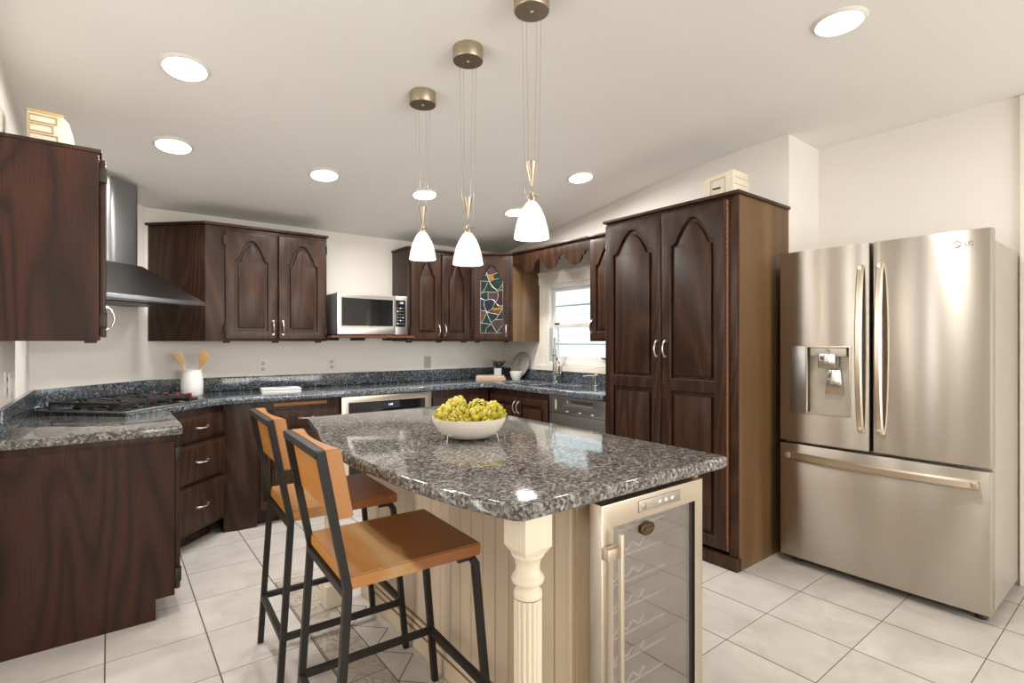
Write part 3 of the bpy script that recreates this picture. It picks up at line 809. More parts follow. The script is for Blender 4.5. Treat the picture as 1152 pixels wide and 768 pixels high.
# dispenser in the left door
mb = MB(); mb.slab([[(.150, .868), (.372, .868), (.372, 1.245), (.150, 1.245)], [(.158, .876), (.364, .876), (.364, 1.237), (.158, 1.237)]], -.014, .0, .002, plane='xz')
dsp = mb.build('dispenser', M['steel_warm'], dl)
mb = MB(); mb.prism([(.158, .876), (.364, .876), (.364, 1.237), (.158, 1.237)], .040, .049, plane='xz')
mb.prism([(.005, .876), (.045, .876), (.045, .890)], .158, .364, plane='yz')
mb.build('recess', M['dispenser'], dsp)
MB().box(.067, .151, -.0165, -.006, .868, 1.245, .002).build('control_screen', M['steel_dark'], dsp)
MB().box(.172, .352, -.008, .04, 1.19, 1.236, .004).build('spout_housing', M['dispenser'], dsp)
MB().box(.215, .305, -.022, .035, 1.125, 1.205, .008).build('spout', M['chrome'], dsp)
mb = MB(); mb.prism([(.235, .985), (.325, .985), (.312, 1.115), (.250, 1.115)], .022, .034, .003, plane='xz'); mb.build('paddle', M['chrome'], dsp)
MB().cyl((.262, -.012, 1.222), (.262, -.026, 1.222), .008, seg=12).build('button', M['brass'], dsp)
# feet, top hinge covers, emblem
for x in (.07, FW-.05): MB().lathe([(.022, 0), (.024, .01), (.018, .036)], (x, .08, 0), 14).build('foot', M['black_plastic'], t)
for x in (.05, FW-.05): MB().box(x-.035, x+.035, .03, .13, 1.736, 1.772, .006).build('hinge_cover', M['grey_plastic'], t)
def text_mesh(s, size, depth, mat, parent, loc, rot, name='lettering', align='CENTER'):
    cu = bpy.data.curves.new('t', 'FONT'); cu.body = s; cu.size = size; cu.extrude = depth; cu.align_x = align; cu.align_y = 'CENTER'
    ob = bpy.data.objects.new('t', cu); COL.objects.link(ob)
    dg = bpy.context.evaluated_depsgraph_get(); dg.update()
    me = bpy.data.meshes.new_from_object(ob.evaluated_get(dg)); bpy.data.objects.remove(ob)
    me.materials.clear(); me.materials.append(mat)
    o = bpy.data.objects.new(name, me); COL.objects.link(o); o.parent = parent; o.location = loc; o.rotation_euler = rot; return o
mb = MB(); mb.tube([(.805+.014*math.cos(a*PI/12), -.0105, 1.717+.014*math.sin(a*PI/12)) for a in range(25)], .0016, 6)
mb.box(.8035, .8060, -.0115, -.008, 1.712, 1.724); mb.box(.8055, .8120, -.0115, -.008, 1.711, 1.714)
mb.build('emblem', M['chrome'], dr)
text_mesh('LG', .026, .0006, M['chrome'], dr, (.846, -.0088, 1.717), (R(90), 0, 0))

# ------------------------------------------------------------------ built-in oven and dishwasher under the worktop
t = T('built_in_oven', 'stainless framed built-in oven with black glass front under the back worktop', 'oven', (1.372, 3.862, 0))
OW = .755
MB().box(.005, OW-.005, .02, .55, .10, .85).build('case', M['grey_plastic'], t)
MB().slab([[(0, .12), (OW, .12), (OW, .852), (0, .852)], [(.055, .18), (OW-.055, .18), (OW-.055, .805), (.055, .805)]], -.02, .02, .003, plane='xz').build('frame', M['steel_warm'], t)
MB().box(.05, OW-.05, -.010, .018, .175, .81).build('glass_door', M['black_glass'], t)
MB().box(.33, .47, -.0112, -.0095, .745, .80).build('display', M['display'], t)
text_mesh('1:00', .022, .0005, M['led_blue'], t, (.395, -.0118, .772), (R(90), 0, 0), 'clock_digits')
MB().box(.01, OW-.01, .06, .5, 0, .10).build('toe_kick', M['dark'], t)

t = T('dishwasher', 'dark stainless dishwasher with pocket handle beside the tall pantry', 'dishwasher', (2.735, 3.045, 0), -90)
DWW = .582
MB().box(.004, DWW-.004, .03, .56, .10, .85).build('case', M['grey_plastic'], t)
MB().box(.0, DWW, .0, .03, .11, .715, .004).build('door', M['steel_dw'], t)
cp = MB(); cp.slab([[(0, .72), (DWW, .72), (DWW, .85), (0, .85)], fillet([(.20, .80), (.46, .80), (.46, .83), (.20, .83)], {0: .012, 1: .012, 2: .012, 3: .012}, 4)], 0, .02, .003, plane='xz')
cpo = cp.build('control_panel', M['steel_dw'], t)
MB().box(.0, DWW, .02, .03, .72, .85).build('pocket', M['steel_dark'], cpo)
MB().box(.065, .085, -.002, .001, .745, .82).build('label', M['olive_plastic'], cpo)
for x in (.20, .335, .46): MB().box(x-.012, x+.012, -.0025, .001, .738, .744, .001).build('button', M['white_plastic'], cpo)
MB().box(.01, DWW-.01, .07, .5, 0, .10).build('toe_kick', M['dark'], t)

# ------------------------------------------------------------------ microwave on its shelf
t = T('wall_shelf', 'thin reddish wooden shelf with brackets holding the microwave', 'shelf', (1.362, 4.05, 0))
MB().box(0, .71, -.01, .085, 1.300, 1.318, .003).build('front_lip', M['shelf_oak'], t)
MB().box(.002, .688, .08, .395, 1.300, 1.318, .002).build('board', M['shelf_oak'], t)
for x in (.08, .30, .60):
    mb = MB(); mb.box(x, x+.02, .10, .395, 1.278, 1.30, .003); mb.build('bracket', M['dark'], t)
t = T('microwave', 'stainless countertop microwave with black window and keypad on the wall shelf', 'microwave', (1.405, 4.04, 1.318))
MW, MH = .60, .335
MB().box(.0, MW, .022, .37, .010, MH, .006).build('case', M['grey_plastic'], t)
mb = MB(); mb.slab([[(0, .008), (.490, .008), (.490, MH), (0, MH)], [(.040, .078), (.470, .078), (.470, MH-.038), (.040, MH-.038)]], 0, .024, .004, plane='xz')
d = mb.build('door', M['steel_h'], t)
MB().box(.03, .482, .004, .022, .07, MH-.03).build('window', M['black_glass'], d)
mb = MB(); mb.box(.4915, MW, 0, .024, .008, MH, .004); cpn = mb.build('control_panel', M['steel_h'], t)
MB().box(.494, MW-.018, -.0015, .004, .075, MH-.035, .001).build('keypad', M['black_glass'], cpn)
MB().box(.520, .572, -.0025, 0, .262, .290).build('display', M['display'], cpn)
text_mesh('1:00', .018, .0003, M['led_blue'], cpn, (.546, -.003, .276), (R(90), 0, 0), 'clock_digits')
for r_ in range(6):
    for c_ in range(3):
        MB().box(.507+c_*.024, .519+c_*.024, -.0024, 0, .098+r_*.026, .106+r_*.026).build('key', M['grey_plastic'] if (r_*3+c_) % 4 else M['white_plastic'], cpn)
for x in (.05, MW-.05):
    for y in (.06, .33): MB().lathe([(.014, 0), (.012, .011)], (x, y, 0), 10).build('foot', M['black_plastic'], t)

# ------------------------------------------------------------------ island
isl = T('kitchen_island', 'cream kitchen island with beadboard side and fluted turned corner posts', 'kitchen island', (0, 0, 0))
BX, BY0, BY1, BXR = 1.025, 1.05, 2.52, 1.515
mb = MB(); mb.box(BX+.008, BXR, 1.57, BY1, 0, .861); mb.box(BX+.008, BX+.03, BY0+.01, 1.57, 0, .862); mb.box(BX+.03, BXR, 1.56, 1.572, 0, .862)
mb.box(BXR-.022, BXR, .965, 1.57, 0, .862); mb.box(BX+.03, BXR, BY0+.02, 1.57, .845, .862)
mb.build('body', M['cream_dark'], isl)
mb = MB(); y = BY0+.0; sp = .0735
while y < BY1-.01:
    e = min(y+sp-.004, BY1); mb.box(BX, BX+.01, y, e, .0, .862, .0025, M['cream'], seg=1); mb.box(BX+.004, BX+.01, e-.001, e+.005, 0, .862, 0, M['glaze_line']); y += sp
mb.build('beadboard', M['cream'], isl)
mb = MB()
mb.box(BX-.006, BX+.072, BY0-.008, BY0+.012, 0, .862, .003); mb.box(BX+.012, BX+.055, BY0-.013, BY0, .0, .862, .002); mb.build('pilaster', M['cream'], isl)
mb = MB(); c_ = M['cream']; mb.box(BX-.026, BX+.001, BY0-.02, BY1+.01, 0, .072, .004, c_); mb.box(BX-.019, BX+.001, BY0-.014, BY1+.004, .0, .094, .006, c_); mb.box(BX-.011, BX+.001, BY0-.008, BY1, .0, .114, .006, c_)
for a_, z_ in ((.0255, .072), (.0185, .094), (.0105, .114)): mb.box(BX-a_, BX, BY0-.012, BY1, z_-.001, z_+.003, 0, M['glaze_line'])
mb.build('base_moulding', M['cream'], isl)
def post(x, y, near):
    mb = MB(); b = .042
    mb.box(x-b, x+b, y-b, y+b, .775, .862, .003)
    q = bmesh.new(); up = [q.verts.new((x+sx*b, y+sy*b, .778)) for sx, sy in ((-1, -1), (1, -1), (1, 1), (-1, 1))]
    dn = [q.verts.new((x+sx*.029, y+sy*.029, .757)) for sx, sy in ((-1, -1), (1, -1), (1, 1), (-1, 1))]
    for k in range(4): q.faces.new((up[k], up[(k+1) % 4], dn[(k+1) % 4], dn[k]))
    q.faces.new(up); q.faces.new(dn); mb.add(q)
    mb.lathe([(.030, .768), (.040, .762), (.040, .755), (.032, .745), (.029, .728), (.030, .716), (.035, .708), (.039, .704), (.0405, .698), (.038, .690), (.030, .684), (.028, .676), (.034, .668), (.035, .662), (.035, .655)], (x, y, 0), 32)
    mb.lathe([(.034, .652), (.0345, .64), (.034, .40), (.034, .17), (.033, .155)], (x, y, 0), 96, flute=16, fl=(.155, .645))
    mb.lathe([(.035, .158), (.040, .150), (.038, .138), (.030, .130), (.030, .122), (.040, .114), (.040, .105)], (x, y, 0), 32)
    mb.box(x-b, x+b, y-b, y+b, 0, .107, .004)
    return mb.build('post', M['post'], isl)
post(.803, .972, True); post(.852, 2.52, False)
it = [(.74, .905), (1.56, .892), (1.585, .91), (1.59, 2.60), (1.575, 2.62), (.80, 2.625)]
edge = smoothpts([(.765, 2.61), (.735, 2.45), (.690, 2.22), (.645, 2.04), (.618, 1.80), (.616, 1.60), (.628, 1.42), (.645, 1.23), (.676, 1.06), (.716, .925)], 6)
io = [(.735, .903), (1.555, .892), (1.578, .900), (1.585, .922), (1.59, 2.59), (1.58, 2.615), (1.555, 2.625), (.79, 2.625)]+edge
o = MB().slab([io], .863, .900, .010, res=3).build('island_worktop', M['granite_isl'])
tag(o, 'speckled grey granite island worktop with one bowed edge, carrying the bowl', 'countertop')

# wine cooler in the island's end
t = T('wine_cooler', 'glass-door wine cooler with champagne steel frame built into the island end', 'wine cooler', (1.019, .93, 0))
CW = .468
mb = MB(); th_ = .006
x0, x1, y0, y1, z0, z1 = .088, CW+.003, .052, .56, .03, .82
for b_ in ((x0, x0+th_, y0, y1, z0, z1), (x1-th_, x1, y0, y1, z0, z1), (x0, x1, y1-th_, y1, z0, z1), (x0, x1, y0, y1, z0, z0+th_), (x0, x1, y0, y1, z1-th_, z1)): mb.box(*b_)
mb.build('case', M['cooler_in'], t)
for x in (.12, CW-.04):
    for y in (.09, .5): MB().lathe([(.018, 0), (.016, .031)], (x, y, 0), 12).build('foot', M['black_plastic'], t)
mb = MB(); mb.slab([[(0, .035), (CW, .035), (CW, .838), (0, .838)], [(.048, .085), (CW-.040, .085), (CW-.040, .772), (.048, .772)]], 0, .045, .003, plane='xz')
d = mb.build('door', M['steel_warm'], t)
MB().box(.045, CW-.037, .012, .017, .08, .776).build('glass', M['cooler_glass'], d)
MB().box(CW-.041, CW-.038, .002, .012, .085, .772).build('gasket', M['dark'], d)
MB().box(.150, .345, -.003, .002, .790, .824, .002).build('control_strip', M['grey_plastic'] if False else M['steel_h'], d)
for k in range(3): MB().box(.235+k*.03, .25+k*.03, -.0042, -.002, .803, .812, .001).build('indicator', M['white_plastic'], d)
MB().lathe([(.011, 0), (.011, .002), (.008, .003)], mx=Matrix.Translation((.172, -.002, .806)) @ Matrix.Rotation(R(90), 4, 'X'), seg=16).build('power_button', M['brass'], d)
mb = MB(); mb.lathe([(.030, 0), (.030, .006), (.025, .010), (.024, .008)], mx=Matrix.Translation((.20, .012, .735)) @ Matrix.Rotation(R(90), 4, 'X') @ Matrix.Scale(.62, 4, (0, 1, 0)), seg=28)
mb.box(.182, .218, .0015, .004, .731, .739, .001); mb.build('badge', M['bronze'], d)
mb = MB(); mb.box(.036, .049, -.036, -.022, .12, .765, .003)
for z in (.17, .715): mb.box(-.003, .045, -.026, -.001, z-.015, z+.015, .003)
mb.build('handle', M['steel_warm'], d)
for k in range(8):
    z = .712-k*.078
    mb = MB()
    mb.tube([(.098, .085, z), (.385, .085, z)], .0032, 8)
    mb.tube([(.098+u*.0055, .068, z+.034+.009*math.cos(u*.62)) for u in range(31)], .0030, 8)
    for x in (.100,): mb.tube([(x, .068, z+.03), (x, .085, z), (x, .50, z)], .0028, 6)
    mb.build('wine_rack', M['wire'], t)

# ------------------------------------------------------------------ bar stools (local: faces +x, centre of seat at origin)
def make_stool():
    t = T('bar_stool', 'nearer bar stool with acacia wood seat and back on a black metal frame', 'stool', (.712, 1.535, 0), -2.7, 'bar stools at the island')
    hw = .20; r = .0105
    q = MB(); n = 12
    # slightly dished seat
    b = bmesh.new(); top = []; bot = []
    for i in range(n+1):
        for j in range(n+1):
            x = -.205+.41*i/n; y = -.20+.40*j/n
            dz = -.006*max(0, 1-((x/.17)**2))*max(0, 1-((y/.18)**2))
            top.append(b.verts.new((x, y, .650+dz))); bot.append(b.verts.new((x, y, .612)))
    k = n+1
    for i in range(n):
        for j in range(n):
            b.faces.new((top[i*k+j], top[(i+1)*k+j], top[(i+1)*k+j+1], top[i*k+j+1])); b.faces.new((bot[i*k+j], bot[(i+1)*k+j], bot[(i+1)*k+j+1], bot[i*k+j+1]))
    for i in range(n):
        for (p, s) in ((i*k, k), (i*k+n, k)): b.faces.new((top[p], top[p+s], bot[p+s], bot[p]))
        for (p, s) in ((i, 1), (n*k+i, 1)): b.faces.new((top[p], top[p+s], bot[p+s], bot[p]))
    bmesh.ops.recalc_face_normals(b, faces=b.faces)
    es = [e for e in b.edges if e.calc_face_angle(0) > R(60)]
    bmesh.ops.bevel(b, geom=es, offset=.004, segments=2, affect='EDGES')
    q.add(b); q.build('seat', M['acacia'], t)
    # curved back board between the posts
    b = MB(); pts = []
    for i in range(13):
        y = -.196+.392*i/12; pts.append((.044-.020*(1-(y/.196)**2), y))
    pl = [(-.001, .196), (-.001, -.196)]+pts
    def lean(z): return -.214-.062*(z-.65)/.335
    mb = bmesh.new(); lo = [mb.verts.new((lean(.80)+r+x, y, .803)) for x, y in pl]; hi = [mb.verts.new((lean(.988)+r+x, y, .990)) for x, y in pl]
    for i in range(len(pl)): mb.faces.new((lo[i], lo[(i+1) % len(pl)], hi[(i+1) % len(pl)], hi[i]))
    mb.faces.new(lo); mb.faces.new(hi); bmesh.ops.recalc_face_normals(mb, faces=mb.faces)
    es = [e for e in mb.edges if e.calc_face_angle(0) > R(45)]
    bmesh.ops.bevel(mb, geom=es, offset=.004, segments=2, affect='EDGES')
    b.add(mb); b.build('backrest', M['acacia'], t)
    f = MB()
    f.tube([(lean(.985), -.19, .978), (lean(.985), .19, .978)], r, square=True, up=(0, 0, 1))
    f.build('back_frame', M['black_metal'], t)
    f = MB(); f.tube([(lean(.60), -.19, .600), (lean(.60), .19, .600)], r, square=True, up=(0, 0, 1)); f.build('seat_rail', M['black_metal'], t)
    for s in (-1, 1):
        y = s*.19
        m = MB(); m.tube([(lean(.985), y, .988), (lean(.62)+.004, y, .615), (lean(.62)+.003, y, .585), (-.243, y*1.02, 0)], r, square=True, up=(0, 1, 0)); m.build('rear_leg', M['black_metal'], t)
        m = MB(); m.tube([(.178, y*.98, .606), (.192, y*.98, .585), (.245, y*1.02, 0)], r, square=True, up=(0, 1, 0)); m.tube([(.178, y*.98, .606), (.13, y*.98, .606)], .006, square=True); m.build('front_leg', M['black_metal'], t)
        m = MB(); m.tube([(-.233, y*1.012, .195), (.228, y*1.012, .195)], r*.95, square=True, up=(0, 0, 1)); m.build('stretcher', M['black_metal'], t)
    for x in (-.233, .228):
        m = MB(); m.tube([(x, -.185, .195), (x, .185, .195)], r*.95, square=True, up=(0, 0, 1)); m.build('stretcher', M['black_metal'], t)
    return t
stool = make_stool()
copy_tree(stool, (.738, 2.178, 0), None, 'farther bar stool, half hidden behind the other one, at the far end of the island')

# ------------------------------------------------------------------ bowl of artichokes
BC = Vector((1.095, 1.68, .900))
t = T('serving_bowl', 'wide cream stoneware bowl full of artichokes on the island worktop', 'bowl', tuple(BC))
MB().lathe([(.001, .012), (.06, .012), (.075, .015), (.110, .038), (.132, .068), (.1385, .082), (.1415, .082), (.138, .066), (.118, .030), (.085, .008), (.060, .004), (.001, .004)], seg=56, close=False).build('vessel', M['bowl'], t)
for a in (20, 110, 200, 290):
    x, y = .128*math.cos(R(a)), .128*math.sin(R(a))
    MB().tube([(x*1.06, y*1.06, 0), (x, y, .028), (x*.86, y*.86, .024)], .0028, 8).build('stand_leg', M['acrylic'], t)
def make_artichoke():
    am, ac = M['artichoke'], M['artichoke_core']
    mb = MB(); mb.ell((0, 0, -.002), .029, .029, .034, 14, ac)
    # rings of broad overlapping bracts: count, latitude, bract length, half width, opening angle
    for ring, (cnt, lat, ln, hw, tilt) in enumerate(((5, -44, .038, .018, 28), (6, -16, .042, .0185, 19), (6, 14, .040, .018, 11), (5, 40, .033, .0155, -2), (4, 62, .026, .012, -20))):
        for k in range(cnt):
            az = 2*PI*(k+.5*(ring % 2))/cnt+rnd.uniform(-.14, .14); tl = tilt+rnd.uniform(-6, 8)
            q = bmesh.new(); rows = []
            for i in range(7):
                u = i/6; wd = hw*math.sin(PI*(.20+.77*u))**.62*(1 if u < .99 else .45); row = []
                for j in range(5):
                    e = (j-2)/2; row.append(q.verts.new((wd*e, .0075*(1-e*e)+.010*math.sin(u*PI*.8)-.004*u, ln*u)))
                rows.append(row)
            back = [[q.verts.new(v.co+Vector((0, -.0048*math.sin(PI*min(.96, .1+.9*ii/6))-.001, 0))) for v in rw] for ii, rw in enumerate(rows)]
            for i in range(6):
                for j in range(4):
                    q.faces.new((rows[i][j], rows[i][j+1], rows[i+1][j+1], rows[i+1][j])); q.faces.new((back[i][j], back[i][j+1], back[i+1][j+1], back[i+1][j]))
                for j in (0, 4): q.faces.new((rows[i][j], rows[i+1][j], back[i+1][j], back[i][j]))
            for i in (0, 6):
                for j in range(4): q.faces.new((rows[i][j], rows[i][j+1], back[i][j+1], back[i][j]))
            c_, s_ = math.cos(R(lat)), math.sin(R(lat))
            mb.add(q, am, Matrix.Rotation(az, 4, 'Z') @ Matrix.Translation((0, .027*c_, .030*s_-.014)) @ Matrix.Rotation(R(-tl), 4, 'X'))
    mb.cyl((0, 0, -.042), (0, 0, -.02), .009, .012, 10, ac)
    return mb.build('artichoke', None, angle=60)
# direction helpers: camera right and away, so the pile is described as seen across the island
rt, aw = Vector((.790, -.613, 0)), Vector((.613, .790, 0))
arts = [(-.086, .0, .092, .98, 'artichoke at the left end of the bowl, leaning outward'), (-.048, .048, .118, 1.02, 'highest artichoke, at the back left of the pile in the bowl'),
        (-.024, -.018, .096, .98, 'plump artichoke just left of centre in the bowl'), (.034, -.030, .100, 1.16, 'largest artichoke, front and centre in the bowl, petals opening'),
        (.034, .062, .108, .95, 'artichoke with browned tips behind the central one'), (.088, .006, .098, 1.08, 'large artichoke at the right end of the bowl'),
        (-.058, -.066, .074, .72, 'small pale artichoke tucked low at the front left rim of the bowl'), (-.010, -.084, .072, .66, 'small smooth artichoke low at the front rim of the bowl, left of the largest'),
        (.068, -.068, .074, .58, 'smallest artichoke peeking over the front rim, right of the largest'), (.084, .062, .092, .80, 'artichoke mostly hidden at the back right of the bowl')]
a0 = None
for i, (u, v, z, s, lab) in enumerate(arts):
    if a0 is None: a0 = make_artichoke(); o = a0
    else: o = a0.copy(); COL.objects.link(o)
    tag(o, lab, 'artichoke', 'artichokes in the bowl')
    p = BC+rt*u*1.10+aw*v; o.location = (p.x, p.y, .900+z)
    ax = (rt*u*2.6+aw*(v-.02)*2.6+Vector((0, 0, .26))).normalized()
    o.rotation_euler = ax.to_track_quat('Z', 'Y').to_euler(); o.rotation_euler.rotate_axis('Z', i*1.3); s *= .86; o.scale = (s, s, s)

# ------------------------------------------------------------------ pendants and recessed lights
def pendant(x, y, zb, wz, label):
    zt = zc(y)
    t = T('pendant_lamp', label, 'pendant lamp', (x, y, zb), 0, 'pendant lamps over the island')
    h = zt-zb
    MB().lathe([(.064, h-.055), (.066, h-.052), (.066, h+.004)], seg=40).build('canopy', M['brass'], t)
    MB().ell((0, 0, h-.056), .008, .008, .006, 10).build('finial', M['brass'], t)
    MB().lathe([(.0655, 0), (.066, .006), (.060, .040), (.049, .080), (.034, .112), (.020, .132), (.012, .138), (.010, .136), (.030, .110), (.045, .078), (.056, .040), (.062, .004)], seg=40, close=False).build('shade', M['shade'], t)
    mb = MB(); mb.lathe([(.012, .136), (.012, .150), (.007, .158), (.006, .172)], seg=16); mb.tube([(-.022, 0, .150), (0, 0, .152), (.024, 0, .162)], .005, 8); mb.build('lamp_holder', M['brass'], t)
    z0 = wz-zb
    MB().lathe([(.003, z0-.09), (.006, z0-.075), (.021, z0), (.019, z0+.002)], seg=20).build('counterweight', M['brass'], t)
    mb = MB()
    for s in (-1, 1):
        mb.tube([(s*.036*.79, -s*.036*.613, h-.05), (s*.024*.79, -s*.024*.613, .150)], .0007, 5)
        mb.tube([(s*.020*.79, -s*.020*.613, h-.05), (s*.012*.79, -s*.012*.613, z0)], .0007, 5)
    mb.tube([(0, 0, z0-.088), (0, 0, .165)], .0008, 5)
    mb.build('cord', M['brass'], t)
    l = bpy.data.lights.new('pendant_bulb', 'POINT'); l.energy = PENDANT_POWER; l.color = (1, .90, .76); l.shadow_soft_size = .03
    o = bpy.data.objects.new('pendant_bulb', l); COL.objects.link(o); o.location = (x, y, zb-.03)
pendant(1.236, 2.32, 1.680, 1.940, 'farthest and smallest-looking pendant lamp with white glass shade, leftmost of the row')
pendant(1.232, 1.90, 1.605, 1.893, 'middle pendant lamp with white glass shade, hanging lowest over the island')
pendant(1.245, 1.485, 1.655, 1.938, 'nearest pendant lamp with white glass shade, its canopy cut by the photo top')
cans = [(.26, 2.653, 'recessed ceiling light nearest the left wall, above the hood and far-left cabinet'), (.28, 3.41, 'recessed ceiling light just right of the hood chimney, below a larger-looking one'),
        (1.103, 3.41, 'recessed ceiling light above the microwave, left of the pendants'), (1.833, 3.41, 'recessed ceiling light seen directly behind the leftmost pendant cords'),
        (2.682, 3.41, 'recessed ceiling light half hidden behind the nearest pendant shade'), (2.69, 2.66, 'recessed ceiling light right of the pendants, near the window wall'),
        (2.316, .842, 'largest-looking recessed ceiling light, top right above the refrigerator')]
tilt = math.atan(.139)
c0 = None
for x, y, lab in cans:
    z = zc(y)
    if c0 is None:
        c0 = o = T('recessed_light', lab, 'ceiling light', (x, y, z), 0, 'recessed lights in the ceiling')
        MB().lathe([(.083, -.010), (.094, -.006), (.101, .001)], seg=40, close=False).build('trim_ring', M['white_plastic'], o)
        MB().lathe([(.001, -.008), (.085, -.009)], seg=40, close=False).build('lens', M['lamp'], o)
    else: o = copy_tree(c0, (x, y, z), None, lab)
    o.rotation_euler = (-tilt if y > 1.97 else 0, 0, 0)
    l = bpy.data.lights.new('can_bulb', 'AREA'); l.shape = 'DISK'; l.size = .15; l.energy = CAN_POWER; l.color = CAN_COLOR; l.spread = R(175)
    q = bpy.data.objects.new('can_bulb', l); COL.objects.link(q); q.location = (x, y, z-.016); q.rotation_euler = o.rotation_euler

# ------------------------------------------------------------------ small things
def outlet(label, loc, rot, mat, kind='outlet', gang=1):
    t = T('wall_outlet' if kind == 'outlet' else 'light_switch', label, kind, loc, rot, 'wall plates above the worktop')
    for g in range(gang):
        MB().box(-.036+g*.072, .036+g*.072, -.006, 0, -.058, .058, .003).build('cover_plate', mat, t)
        if kind == 'outlet':
            for dz in (-.022, .022):
                mb = MB(); mb.lathe([(.0165, 0), (.0155, .003)], mx=Matrix.Translation((g*.072, -.005, dz)) @ Matrix.Rotation(R(90), 4, 'X'), seg=18); s = mb.build('socket', M['socket'], t)
                for dx in (-.006, .006): MB().box(g*.072+dx-.001, g*.072+dx+.001, -.0092, -.007, dz-.002, dz+.007).build('slot', M['slot'], s)
        else:
            MB().box(g*.072-.016, g*.072+.016, -.0085, -.005, -.033, .033, .002).build('rocker', mat, t)
    return t
outlet('white outlet on the back wall above the white book', (.96, YB, 1.073), 0, M['white_plastic'])
outlet('white outlet on the back wall below the microwave, left end', (1.50, YB, 1.075), 0, M['white_plastic'])
outlet('beige blank-looking plate on the back wall, rightmost of the wall plates', (2.42, YB, 1.072), 0, M['olive_plastic'], 'switch')
outlet('white outlet on the left wall above the lower worktop', (XL, 3.06, 1.085), 90, M['white_plastic'])
outlet('white switch on the left wall, just beyond the outlet', (XL, 3.19, 1.075), 90, M['white_plastic'], 'switch')

cx, cy = .455, 4.215
t = T('utensil_crock', 'white ceramic utensil crock on the worktop behind the red knobs', 'crock', (cx, cy, ZT))
MB().lathe([(.001, 0), (.062, 0), (.066, .006), (.069, .06), (.066, .12), (.060, .150), (.058, .170), (.060, .178), (.055, .178), (.053, .165), (.060, .10), (.060, .01), (.001, .008)], seg=40, close=False).build('jar', M['ceramic'], t)
def spatula(a, az, label, mat, L=.30, name='wooden_spatula'):
    mb = MB()
    mb.tube([(0, 0, 0), (0, 0, L-.09)], .006, 8)
    mb.prism([(-.006, L-.10), (.006, L-.10), (.028, L-.055), (.031, L), (-.031, L+.012), (-.028, L-.055)], -.003, .003, .001, plane='xz')
    o = mb.build(name, mat); tag(o, label, 'spatula')
    o.rotation_mode = 'QUATERNION'
    q = (rt*math.sin(R(a))+aw*.02+Vector((0, 0, math.cos(R(a))))).normalized()
    zq = q; yq = aw.cross(Vector((0,0,1)).cross(aw)); yq = (aw-zq*aw.dot(zq)).normalized(); xq = yq.cross(zq)
    m = Matrix((xq, yq, zq)).transposed(); o.rotation_quaternion = m.to_quaternion()
    o.location = Vector((cx, cy, ZT+.012))-rt*math.sin(R(a))*.035*math.copysign(1, 1)
spatula(-23, 0, 'pale wooden spatula leaning left in the white crock', M['spatula_pale'])
spatula(20, 0, 'darker wooden spatula leaning right in the white crock', M['spatula'])

t = T('paperback_book', 'white book lying flat on the back worktop below the outlet', 'book', (1.02, 4.16, ZT), -8)
MB().box(-.13, .13, -.105, .105, .003, .021, .002).build('pages', M['paper'], t)
mb = MB(); mb.box(-.135, .135, -.11, .11, 0, .003, .001); mb.box(-.135, .135, -.11, .11, .021, .024, .001); mb.box(-.135, -.131, -.11, .11, 0, .024, .001); cv = mb.build('cover', M['paper'], t)
mb = MB()
for k in range(3): mb.box(-.07+.02*k, .08-.015*k, .01+k*.022, .020+k*.022, .0238, .0245)
mb.build('print', M['ink'], cv)

bx, by = 2.975, 4.17
for i, (z, hh, dx, ww, mt, lab) in enumerate(((0, .022, 0, .29, 'book_tan', 'tan clothbound book, lower of the two lying in the back corner'), (.022, .018, -.006, .27, 'book_cream', 'cream book, upper of the two in the back corner, under the pot'))):
    t = T('hardcover_book', lab, 'book', (bx, by, ZT+z), -38, 'books in the back corner')
    MB().box(dx-ww/2+.004, dx+ww/2-.004, -.085, .085, .003, hh-.003).build('pages', M['book_cream'], t)
    mb = MB(); mb.box(dx-ww/2, dx+ww/2, -.09, .09, 0, .003); mb.box(dx-ww/2, dx+ww/2, -.09, .09, hh-.003, hh-.0005); mb.box(dx-ww/2, dx+ww/2, -.09, -.087, 0, hh-.0005); mb.build('cover', M[mt], t)
t = T('potted_succulent', 'dark succulent in a small pale square pot on the stacked books', 'potted plant', (bx+.075, by-.01, ZT+.0397), -38)
mb = MB(); mb.slab([rrect(-.036, .036, -.036, .036, .006), rrect(-.031, .031, -.031, .031, .005)], .0, .07, .001); mb.box(-.033, .033, -.033, .033, 0, .012); mb.build('pot', M['concrete'], t)
MB().box(-.031, .031, -.031, .031, .012, .062).build('soil', M['dark'], t)
mb = MB()
for k in range(11):
    a = k*2.4; l_ = .06+.04*rnd.random(); sp_ = .14+.34*rnd.random()
    pts = [(.006*math.cos(a), .006*math.sin(a), .058), (l_*sp_*1.3*math.cos(a), l_*sp_*1.3*math.sin(a), .058+l_*.55), (l_*sp_*2.6*math.cos(a), l_*sp_*2.6*math.sin(a), .058+l_)]
    mb.tube(pts, [.006, .0075, .002], 7)
    for m_ in range(3): mb.ell((pts[1][0]+.010*math.cos(a+m_*2), pts[1][1]+.010*math.sin(a+m_*2), pts[1][2]+.012*m_), .008, .008, .007, 8)
mb.build('succulent', M['succulent'], t)

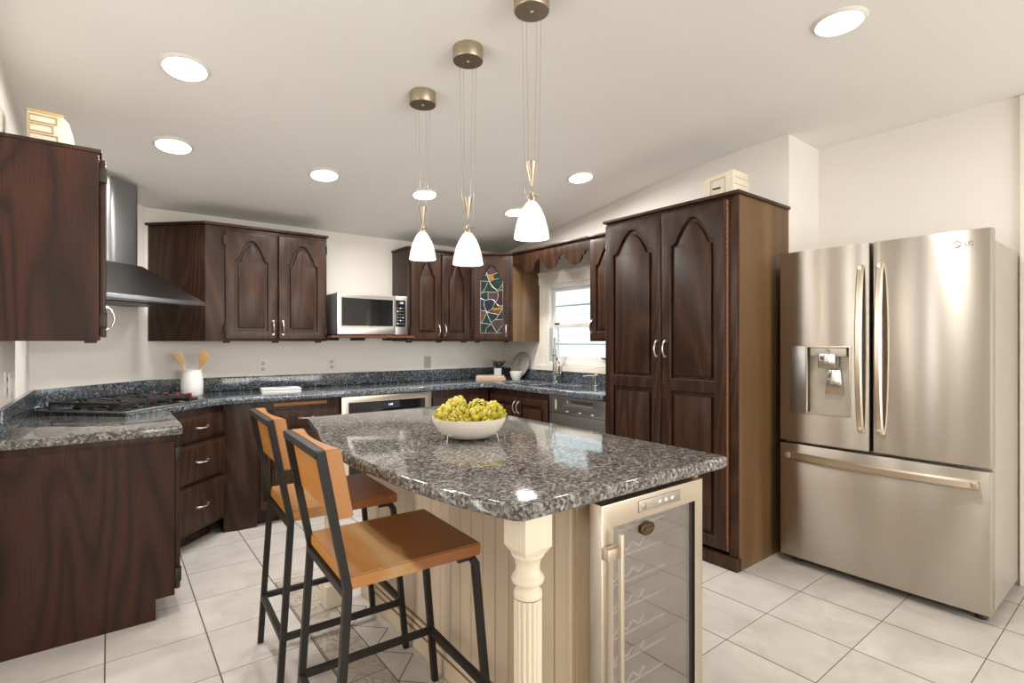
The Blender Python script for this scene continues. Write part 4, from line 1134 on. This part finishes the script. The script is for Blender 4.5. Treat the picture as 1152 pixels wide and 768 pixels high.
t = T('marble_board', 'round grey marble serving board leaning against the wall in the sink corner', 'serving board', (3.250, 4.10, ZT+.002), 0)
q = MB(); q.lathe([(.130, 0), (.135, .004), (.135, .011), (.130, .015)], seg=56, mx=Matrix.Rotation(R(-74), 4, 'Y') @ Matrix.Translation((.138, 0, 0)) )
q.build('disc', M['marble'], t)
bpy.context.view_layer.update()
t = T('small_bowl', 'small white footed bowl in front of the marble board', 'bowl', (3.115, 3.95, ZT))
MB().lathe([(.001, .006), (.030, .006), (.045, .030), (.058, .082), (.061, .084), (.062, .080), (.050, .030), (.034, .0), (.001, 0)], seg=36, close=False).build('vessel', M['ceramic'], t)

t = T('faucet', 'tall chrome pull-down kitchen faucet behind the sink', 'faucet', (3.215, 3.50, ZT))
mb = MB(); mb.lathe([(.030, 0), (.030, .008), (.024, .014), (.023, .10), (.021, .30)], seg=24)
mb.build('body', M['chrome'], t)
MB().lathe([(.024, .24), (.025, .25), (.014, .262), (.012, .34), (.013, .40), (.009, .405)], seg=20).build('spray_wand', M['chrome'], t)
mb = MB(); pts = []
for k in range(15):
    a = PI*.5-k/14*PI*1.25; pts.append((-.022-.02*k/14, -.075+(-.058)*math.cos(a)*-1*0-.0+.062*math.sin(a)*-0+(-.055*math.cos(a)), .150+.070*math.sin(a)))
mb.tube(smoothpts([(-.0, -.018, .225), (-.03, -.055, .228), (-.055, -.10, .205), (-.06, -.118, .150), (-.05, -.105, .105), (-.03, -.07, .085), (0, -.02, .085)], 5), .011, 10)
mb.build('spout', M['chrome'], t)
mb = MB(); mb.ell((-.02, -.055, .085), .030, .040, .028, 16); mb.build('lever_hub', M['chrome'], t)
t = T('soap_dispenser', 'small chrome soap dispenser at the right end of the sink', 'soap dispenser', (3.20, 2.985, ZT))
MB().lathe([(.022, 0), (.022, .006), (.014, .012), (.014, .075), (.018, .080), (.018, .096), (.012, .100)], seg=20).build('pump', M['chrome'], t)
MB().tube([(0, 0, .085), (-.03, .06, .086), (-.05, .10, .078)], .006, 8).build('nozzle', M['chrome'], t)

t = T('keepsake_box', 'cream box with carved drawer fronts on top of the far-left cabinet', 'box', (-.272, 2.955, 2.10), 3)
mb = MB(); mb.prism([(0, 0), (.155, 0), (.150, .055), (.135, .115), (.110, .142), (0, .142)], 0, .16, .003, plane='xz'); mb.build('body', M['box_cream'], t)
mb = MB(); mb.box(-.002, .118, -.003, .163, .136, .147, .002); mb.build('lid', M['box_edge'], t)
for z0, z1, x1 in ((.012, .050, .100), (.056, .090, .085), (.096, .128, .097)):
    mb = MB(); mb.slab([[(.006, z0), (x1, z0), (x1, z1), (.006, z1)], [(.010, z0+.004), (x1-.004, z0+.004), (x1-.004, z1-.004), (.010, z1-.004)]], -.005, .001, .001, plane='xz'); mb.build('drawer_front', M['box_edge'], t)
t = T('keepsake_box', 'cream box with a dark slot on top of the tall pantry cabinet', 'box', (2.85, 1.78, 2.102), -90)
mb = MB(); mb.prism([(0, 0), (.194, 0), (.194, .165), (.018, .148), (0, .135)], 0, .175, .004, plane='xz'); mb.build('body', M['box_cream'], t)
mb = MB(); mb.slab([[(.05, .03), (.145, .03), (.145, .135), (.05, .128)], [(.053, .033), (.142, .033), (.142, .131), (.053, .125)]], -.003, .001, .001, plane='xz'); mb.build('panel', M['box_edge'], t)
MB().box(.065, .115, -.004, .001, .070, .080, .002).build('slot', M['dark'], t)
mb = MB()
for z in (.045, .085, .125): mb.box(.193, .1955, .01, .165, z, z+.003)
mb.build('groove', M['box_edge'], t)
bpy.context.view_layer.update()
